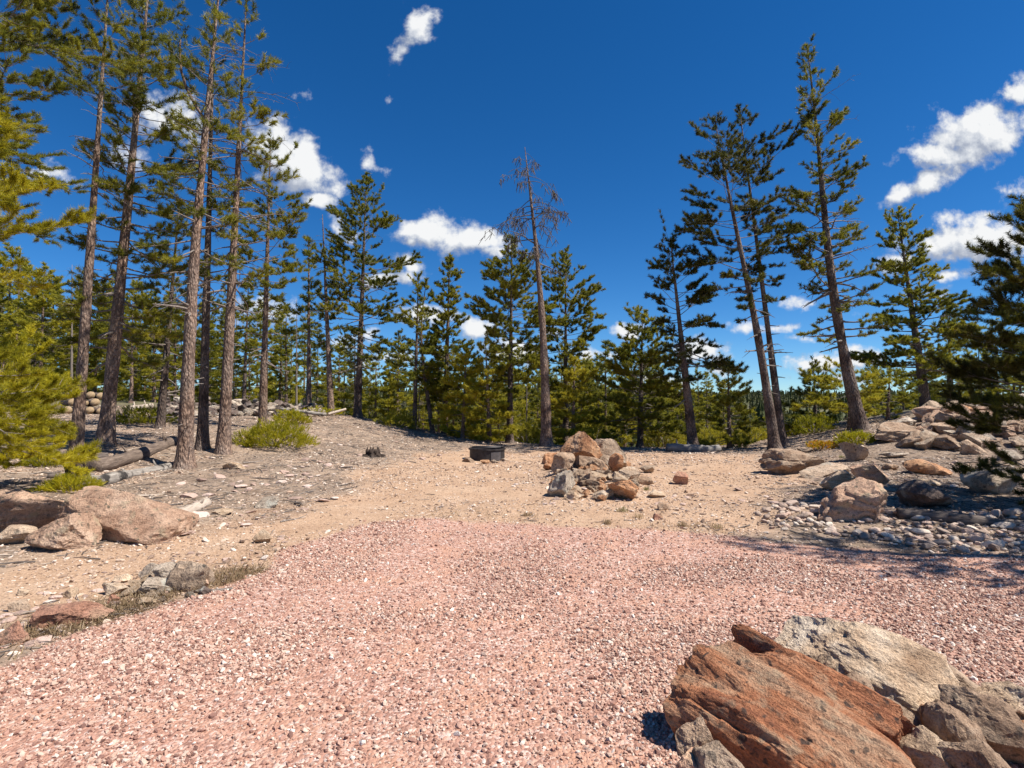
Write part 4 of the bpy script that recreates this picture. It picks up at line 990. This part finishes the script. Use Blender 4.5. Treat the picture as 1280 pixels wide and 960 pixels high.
# stacked cut logs and slash at the back left
GL = 'cut logs stacked at the back of the left stand'
k = 0
for (px, py) in [(84,513),(98,514),(112,513),(126,514),(91,503),(105,504),(119,503),(98,494),(113,494),(126,495)]:
    D = 21 + .1 * k; k += 1; c = pt(px, py, D); r0 = .12 + .03 * rng.random()
    d = np.array([-.75, .66, 0]) if k % 3 else np.array([-.6, .8, 0])
    o = log(c, c + d * 1.7, r0, r0, 'sawn log showing its pale round end in the stack behind the left pines', 'log_brown', 'cut_log', 'log', GL, 12, 0, .01)
for o in [x for x in COL.objects if x.name.startswith('cut_log')]:
    nq = len(o.data.polygons); mi = np.zeros(nq, np.int32); mi[-24:-12] = 1; o.data.polygons.foreach_set('material_index', mi)
for (a, b, r0, lab, mat) in [((160,512),(192,507),.15,'pale peeled log lying right of the log stack','log_pale'),((196,520),(240,500),.07,'grey branch sticking from the slash pile beside the log stack','log_grey'),((205,505),(250,520),.06,'dark branch lying across the slash pile','log_dark'),
                             ((350,512),(408,517),.08,'grey dead branch lying at the top of the left slope','log_grey'),((410,518),(432,511),.06,'bleached root piece beside the thin dead pine','log_pale')]:
    p0, p1 = pt(*a, 22.5), pt(*b, 23); log(p0, p1, r0, r0 * .8, lab, mat)
sl = [rock_mesh('rock', (1, .8, .7), 1700 + k, M['rock_grey' if k % 2 else 'rock_dark'], 3, planes=9) for k in range(8)]
for k in range(150):
    px = rng.uniform(200, 405); t = (px - 200) / 205; u = rng.random()
    D = 20.2 + u * 1.3 + 3.2 * t; p = pt(px, 520, D); s = rng.uniform(.2, .55)
    p[2] = h1(p[0], p[1]) + (.05 + .75 * (1 - t * .5) * u) * rng.uniform(.7, 1)
    o = link('rock', sl[rng.integers(8)], None, p); o.scale = (s, s, s * .8); o.rotation_euler = tuple(rng.uniform(-.6, .6, 2)) + (rng.uniform(0, 6.28),)
    tag(o, 'grey stone in the long rubble pile behind the left pine trunks', 'rock', 'stones of the rubble pile behind the left pines')

# ------------------------------------------------------------------ fire ring
def fire_ring():
    g = ground_px(608, 577); R0, Hh = .50, .34; z = h1(g[0], g[1] + R0)
    e = empty('fire_ring', (g[0], g[1] + R0 * .9, z - .02), 'low round black steel fire ring with a grate on the sand', 'fire ring')
    def lathe(prof, nm, mat, seg=48, a0=0, a1=2 * math.pi):
        n_ = seg; V = []; closed = abs(a1 - a0 - 2 * math.pi) < 1e-6
        A = np.linspace(a0, a1, n_, endpoint=not closed)
        V = np.array([[r * math.cos(a), r * math.sin(a), zz] for a in A for r, zz in prof]); m = len(prof)
        Q = []
        for i in range(n_ if closed else n_ - 1):
            for j in range(m):
                i2 = (i + 1) % n_; j2 = (j + 1) % m; Q.append([i * m + j, i2 * m + j, i2 * m + j2, i * m + j2])
        return link(nm, mesh_np(nm, V, np.array(Q), [M[mat]], None, False), e)
    lathe([(R0, 0), (R0, Hh), (R0 - .008, Hh), (R0 - .008, 0)], 'ring_wall', 'steel')
    lathe([(R0 + .002, Hh - .03), (R0 + .035, Hh - .03), (R0 + .035, Hh + .012), (R0 + .002, Hh + .012)], 'rim', 'steel')
    lathe([(R0 + .003, .03), (R0 + .012, .03), (R0 + .012, Hh - .08), (R0 + .003, Hh - .08)], 'side_plate', 'steel_plate', 8, R_(-75), R_(-40))
    t = Tubes()
    for k in range(9):
        y = -.28 + k * .07; w = math.sqrt(max(.01, .44 ** 2 - y * y)); t.add([[-w, y, Hh + .04], [w, y, Hh + .04]], .008, 6, 0)
    for x in (-.25, .25): t.add([[x, -.34, Hh + .025], [x, .34, Hh + .025]], .01, 6, 0)
    link('grate', t.mesh('grate', [M['steel']]), e)
    t = Tubes(); t.add([[.40, -.25, Hh + .01], [.41, -.25, Hh + .07], [.47, -.2, Hh + .08]], .012, 6, 0); link('handle', t.mesh('handle', [M['steel']]), e)
    v = rock_mesh('ash', (.9, .9, .16), 1650, M['char'], 3, planes=3, cut=(.7, .9)); a = link('ash', v, e, (0, 0, .05))
fire_ring()
for a in [(585,578,16,6,'brown stone left of the fire ring','rock_brown'),(606,580,12,5,'flat orange stone in front of the fire ring','rock_orange'),(618,579,10,4,'small stone against the fire ring plate','rock_tan'),(630,577,10,4,'little tan stone right of the fire ring','rock_tan')]:
    rock(a[0], a[1], a[2], a[3], a[4], a[5], name='rock', group='stones set around the fire ring', sub=3)

# ------------------------------------------------------------------ sky, sun
SUN_AZ, SUN_EL = R_(107), R_(56)
w = bpy.data.worlds.new('World'); SC.world = w; w.use_nodes = True
nt = w.node_tree; g = N(nt); bg = nt.nodes['Background']
sky = g('ShaderNodeTexSky', dict(sky_type='NISHITA', sun_disc=False, sun_elevation=SUN_EL, sun_rotation=SUN_AZ, altitude=2600, air_density=1.0, dust_density=.25, ozone_density=4.0))
def cloud_group():
    cg = bpy.data.node_groups.new('cloud_density', 'ShaderNodeTree')
    cg.interface.new_socket('uv', in_out='INPUT', socket_type='NodeSocketVector'); cg.interface.new_socket('density', in_out='OUTPUT', socket_type='NodeSocketFloat')
    q = N(cg); gi, go = q('NodeGroupInput'), q('NodeGroupOutput'); uv = gi.outputs[0]
    n0 = q('ShaderNodeTexNoise', None, Vector=uv, Scale=9.0, Detail=3.0, Roughness=.55).outputs['Color']
    wv = q('ShaderNodeVectorMath', dict(operation='SUBTRACT'), i0=n0, i1=(.5, .5, .5)).outputs[0]
    wv = q('ShaderNodeVectorMath', dict(operation='SCALE'), i0=wv, Scale=.075).outputs[0]
    wu = q('ShaderNodeVectorMath', dict(operation='ADD'), i0=uv, i1=wv).outputs[0]
    acc = None
    for (cx, cy, rx, ry, rot, wt) in [(215,152,50,34,.5,.85),(335,172,30,30,.5,1),(372,205,60,36,.5,1.1),(395,256,24,13,0,1),(371,127,14,12,.6,.45),(461,205,18,16,.8,.75),(470,214,20,8,0,.5),
            (525,28,26,24,-.9,.85),(502,60,34,13,-1.0,.6),(487,121,11,8,0,.4),(540,288,52,24,.1,1.1),(590,298,56,26,.15,1.1),(612,322,26,13,.3,.8),(508,328,30,14,.1,.9),(495,345,40,12,0,.8),
            (790,410,30,13,-.2,.95),(600,415,36,18,0,.9),(755,446,26,9,0,.8),(1225,162,80,40,-.2,1.2),(1170,196,60,18,-.15,1),(1160,230,56,16,-.5,.95),(1276,110,20,18,0,.9),(1268,242,28,18,-.1,.9),
            (1215,298,92,30,-.12,1.1),(1140,320,40,14,-.2,.7),(1030,458,48,12,-.1,.9),(1085,446,32,13,0,.8),(962,411,44,9,-.1,.65),(1000,426,20,6,-.1,.6),(1010,375,34,11,-.2,.6),(150,195,34,20,.2,.6),
            (900,456,18,11,0,.8),(425,290,24,12,0,.6),(520,300,20,10,0,.7),(60,215,40,14,.1,.5),(330,390,60,24,0,.7),(180,420,50,20,0,.6),(1160,365,30,10,0,.5),(690,420,20,10,0,.5),(440,425,34,12,0,.5),(1110,395,40,9,0,.5),(880,440,44,14,0,.9),(640,442,64,16,0,.9),(1050,476,60,9,0,.8),(530,398,44,16,.1,.9),(480,445,40,12,0,.8),(1190,345,30,12,0,.7),(820,470,40,9,0,.7)]:
        d = ray(cx, cy); u0, v0 = d[0] / d[1], d[2] / d[1]
        src = wu if acc is None else q('ShaderNodeVectorMath', dict(operation='MULTIPLY_ADD'), i0=acc, i1=(1e-9, 1e-9, 1e-9), i2=wu).outputs[0]
        mp = q('ShaderNodeMapping', dict(vector_type='TEXTURE'), Vector=src, Location=(u0, v0, 0), Rotation=(0, 0, -rot), Scale=(rx / F, ry / F, 1))
        ln = q('ShaderNodeVectorMath', dict(operation='LENGTH'), i0=mp.outputs[0]).outputs['Value']
        v = q.math('MULTIPLY', q.math('SUBTRACT', 1.28, ln), wt)
        acc = v if acc is None else q.math('MAXIMUM', acc, v)
    nz = q('ShaderNodeTexNoise', None, Vector=uv, Scale=17.0, Detail=6.0, Roughness=.60).outputs['Fac']
    dn = q.math('ADD', acc, q.math('MULTIPLY', q.math('SUBTRACT', nz, .56), 2.7))
    cg.links.new(dn, go.inputs[0])
    return cg
CGR = cloud_group()
dirv = g('ShaderNodeTexCoord').outputs['Generated']
sx = g('ShaderNodeSeparateXYZ', None, Vector=dirv)
yy = g.math('MAXIMUM', sx.outputs[1], .02)
uv = g('ShaderNodeCombineXYZ', None, X=g.math('DIVIDE', sx.outputs[0], yy), Y=g.math('DIVIDE', sx.outputs[2], yy), Z=0.0).outputs[0]
def cg_call(v):
    n_ = nt.nodes.new('ShaderNodeGroup'); n_.node_tree = CGR; nt.links.new(v, n_.inputs[0]); return n_.outputs[0]
d0 = cg_call(uv)
uv1 = g('ShaderNodeVectorMath', dict(operation='MULTIPLY_ADD'), i0=d0, i1=(1e-9, 1e-9, 1e-9), i2=uv).outputs[0]
d1 = cg_call(g('ShaderNodeVectorMath', dict(operation='ADD'), i0=uv1, i1=(.016, .026, 0)).outputs[0])
front = g.math('GREATER_THAN', sx.outputs[1], .05)
mask = g('ShaderNodeMapRange', dict(interpolation_type='SMOOTHSTEP'), Value=d0, From_Min=.0, From_Max=.68).outputs[0]
mask = g.math('MULTIPLY', mask, front)
lit = g('ShaderNodeMapRange', None, Value=g.math('SUBTRACT', d0, d1), From_Min=-.45, From_Max=.45).outputs[0]
dens = g('ShaderNodeMapRange', None, Value=d0, From_Min=.2, From_Max=1.5).outputs[0]
sh = g.math('ADD', g.math('MULTIPLY', lit, .6), g.math('MULTIPLY', dens, .35))
ccol = g.ramp(sh, [(.12, (.40,.45,.56)), (.45, (.68,.72,.79)), (.72, (.95,.96,.97))])
SKY_STR = .072
ccol = g('ShaderNodeVectorMath', dict(operation='SCALE'), i0=ccol, Scale=.60 / SKY_STR).outputs[0]
sat = g('ShaderNodeHueSaturation', None, Color=sky.outputs[0], Saturation=1.3, Value=1.0).outputs[0]
sat = g.mix(1.0, sat, (.84, 1.02, 1.13), 'MULTIPLY')
fin = g.mix(mask, sat, ccol)
nt.links.new(fin, bg.inputs['Color']); bg.inputs['Strength'].default_value = SKY_STR
sd = bpy.data.lights.new('sun', 'SUN'); sd.energy = 5.0; sd.angle = R_(.53); sd.color = (1, .95, .87)
so = bpy.data.objects.new('sun', sd); COL.objects.link(so)
from mathutils import Vector
sv = Vector((math.sin(SUN_AZ) * math.cos(SUN_EL), math.cos(SUN_AZ) * math.cos(SUN_EL), math.sin(SUN_EL)))
so.rotation_euler = sv.to_track_quat('Z', 'Y').to_euler()

# ------------------------------------------------------------------ camera
cd = bpy.data.cameras.new('camera'); cam = bpy.data.objects.new('camera', cd); COL.objects.link(cam)
cd.sensor_fit = 'HORIZONTAL'; cd.sensor_width = 36; cd.lens = F / 1280 * 36; cd.clip_start = .05; cd.clip_end = 12000
cam.location = (0, 0, CAMZ); cam.rotation_euler = (math.pi / 2 + PITCH, 0, 0); SC.camera = cam
SC.render.engine = 'CYCLES'
w.cycles.sampling_method = 'MANUAL'; w.cycles.sample_map_resolution = 256
SC.cycles.max_bounces = 5; SC.cycles.diffuse_bounces = 3; SC.cycles.transparent_max_bounces = 4; SC.cycles.use_denoising = True
SC.view_settings.view_transform = 'Standard'; SC.view_settings.look = 'None'; SC.view_settings.exposure = .69; SC.view_settings.gamma = 1
SC.view_settings.use_curve_mapping = False
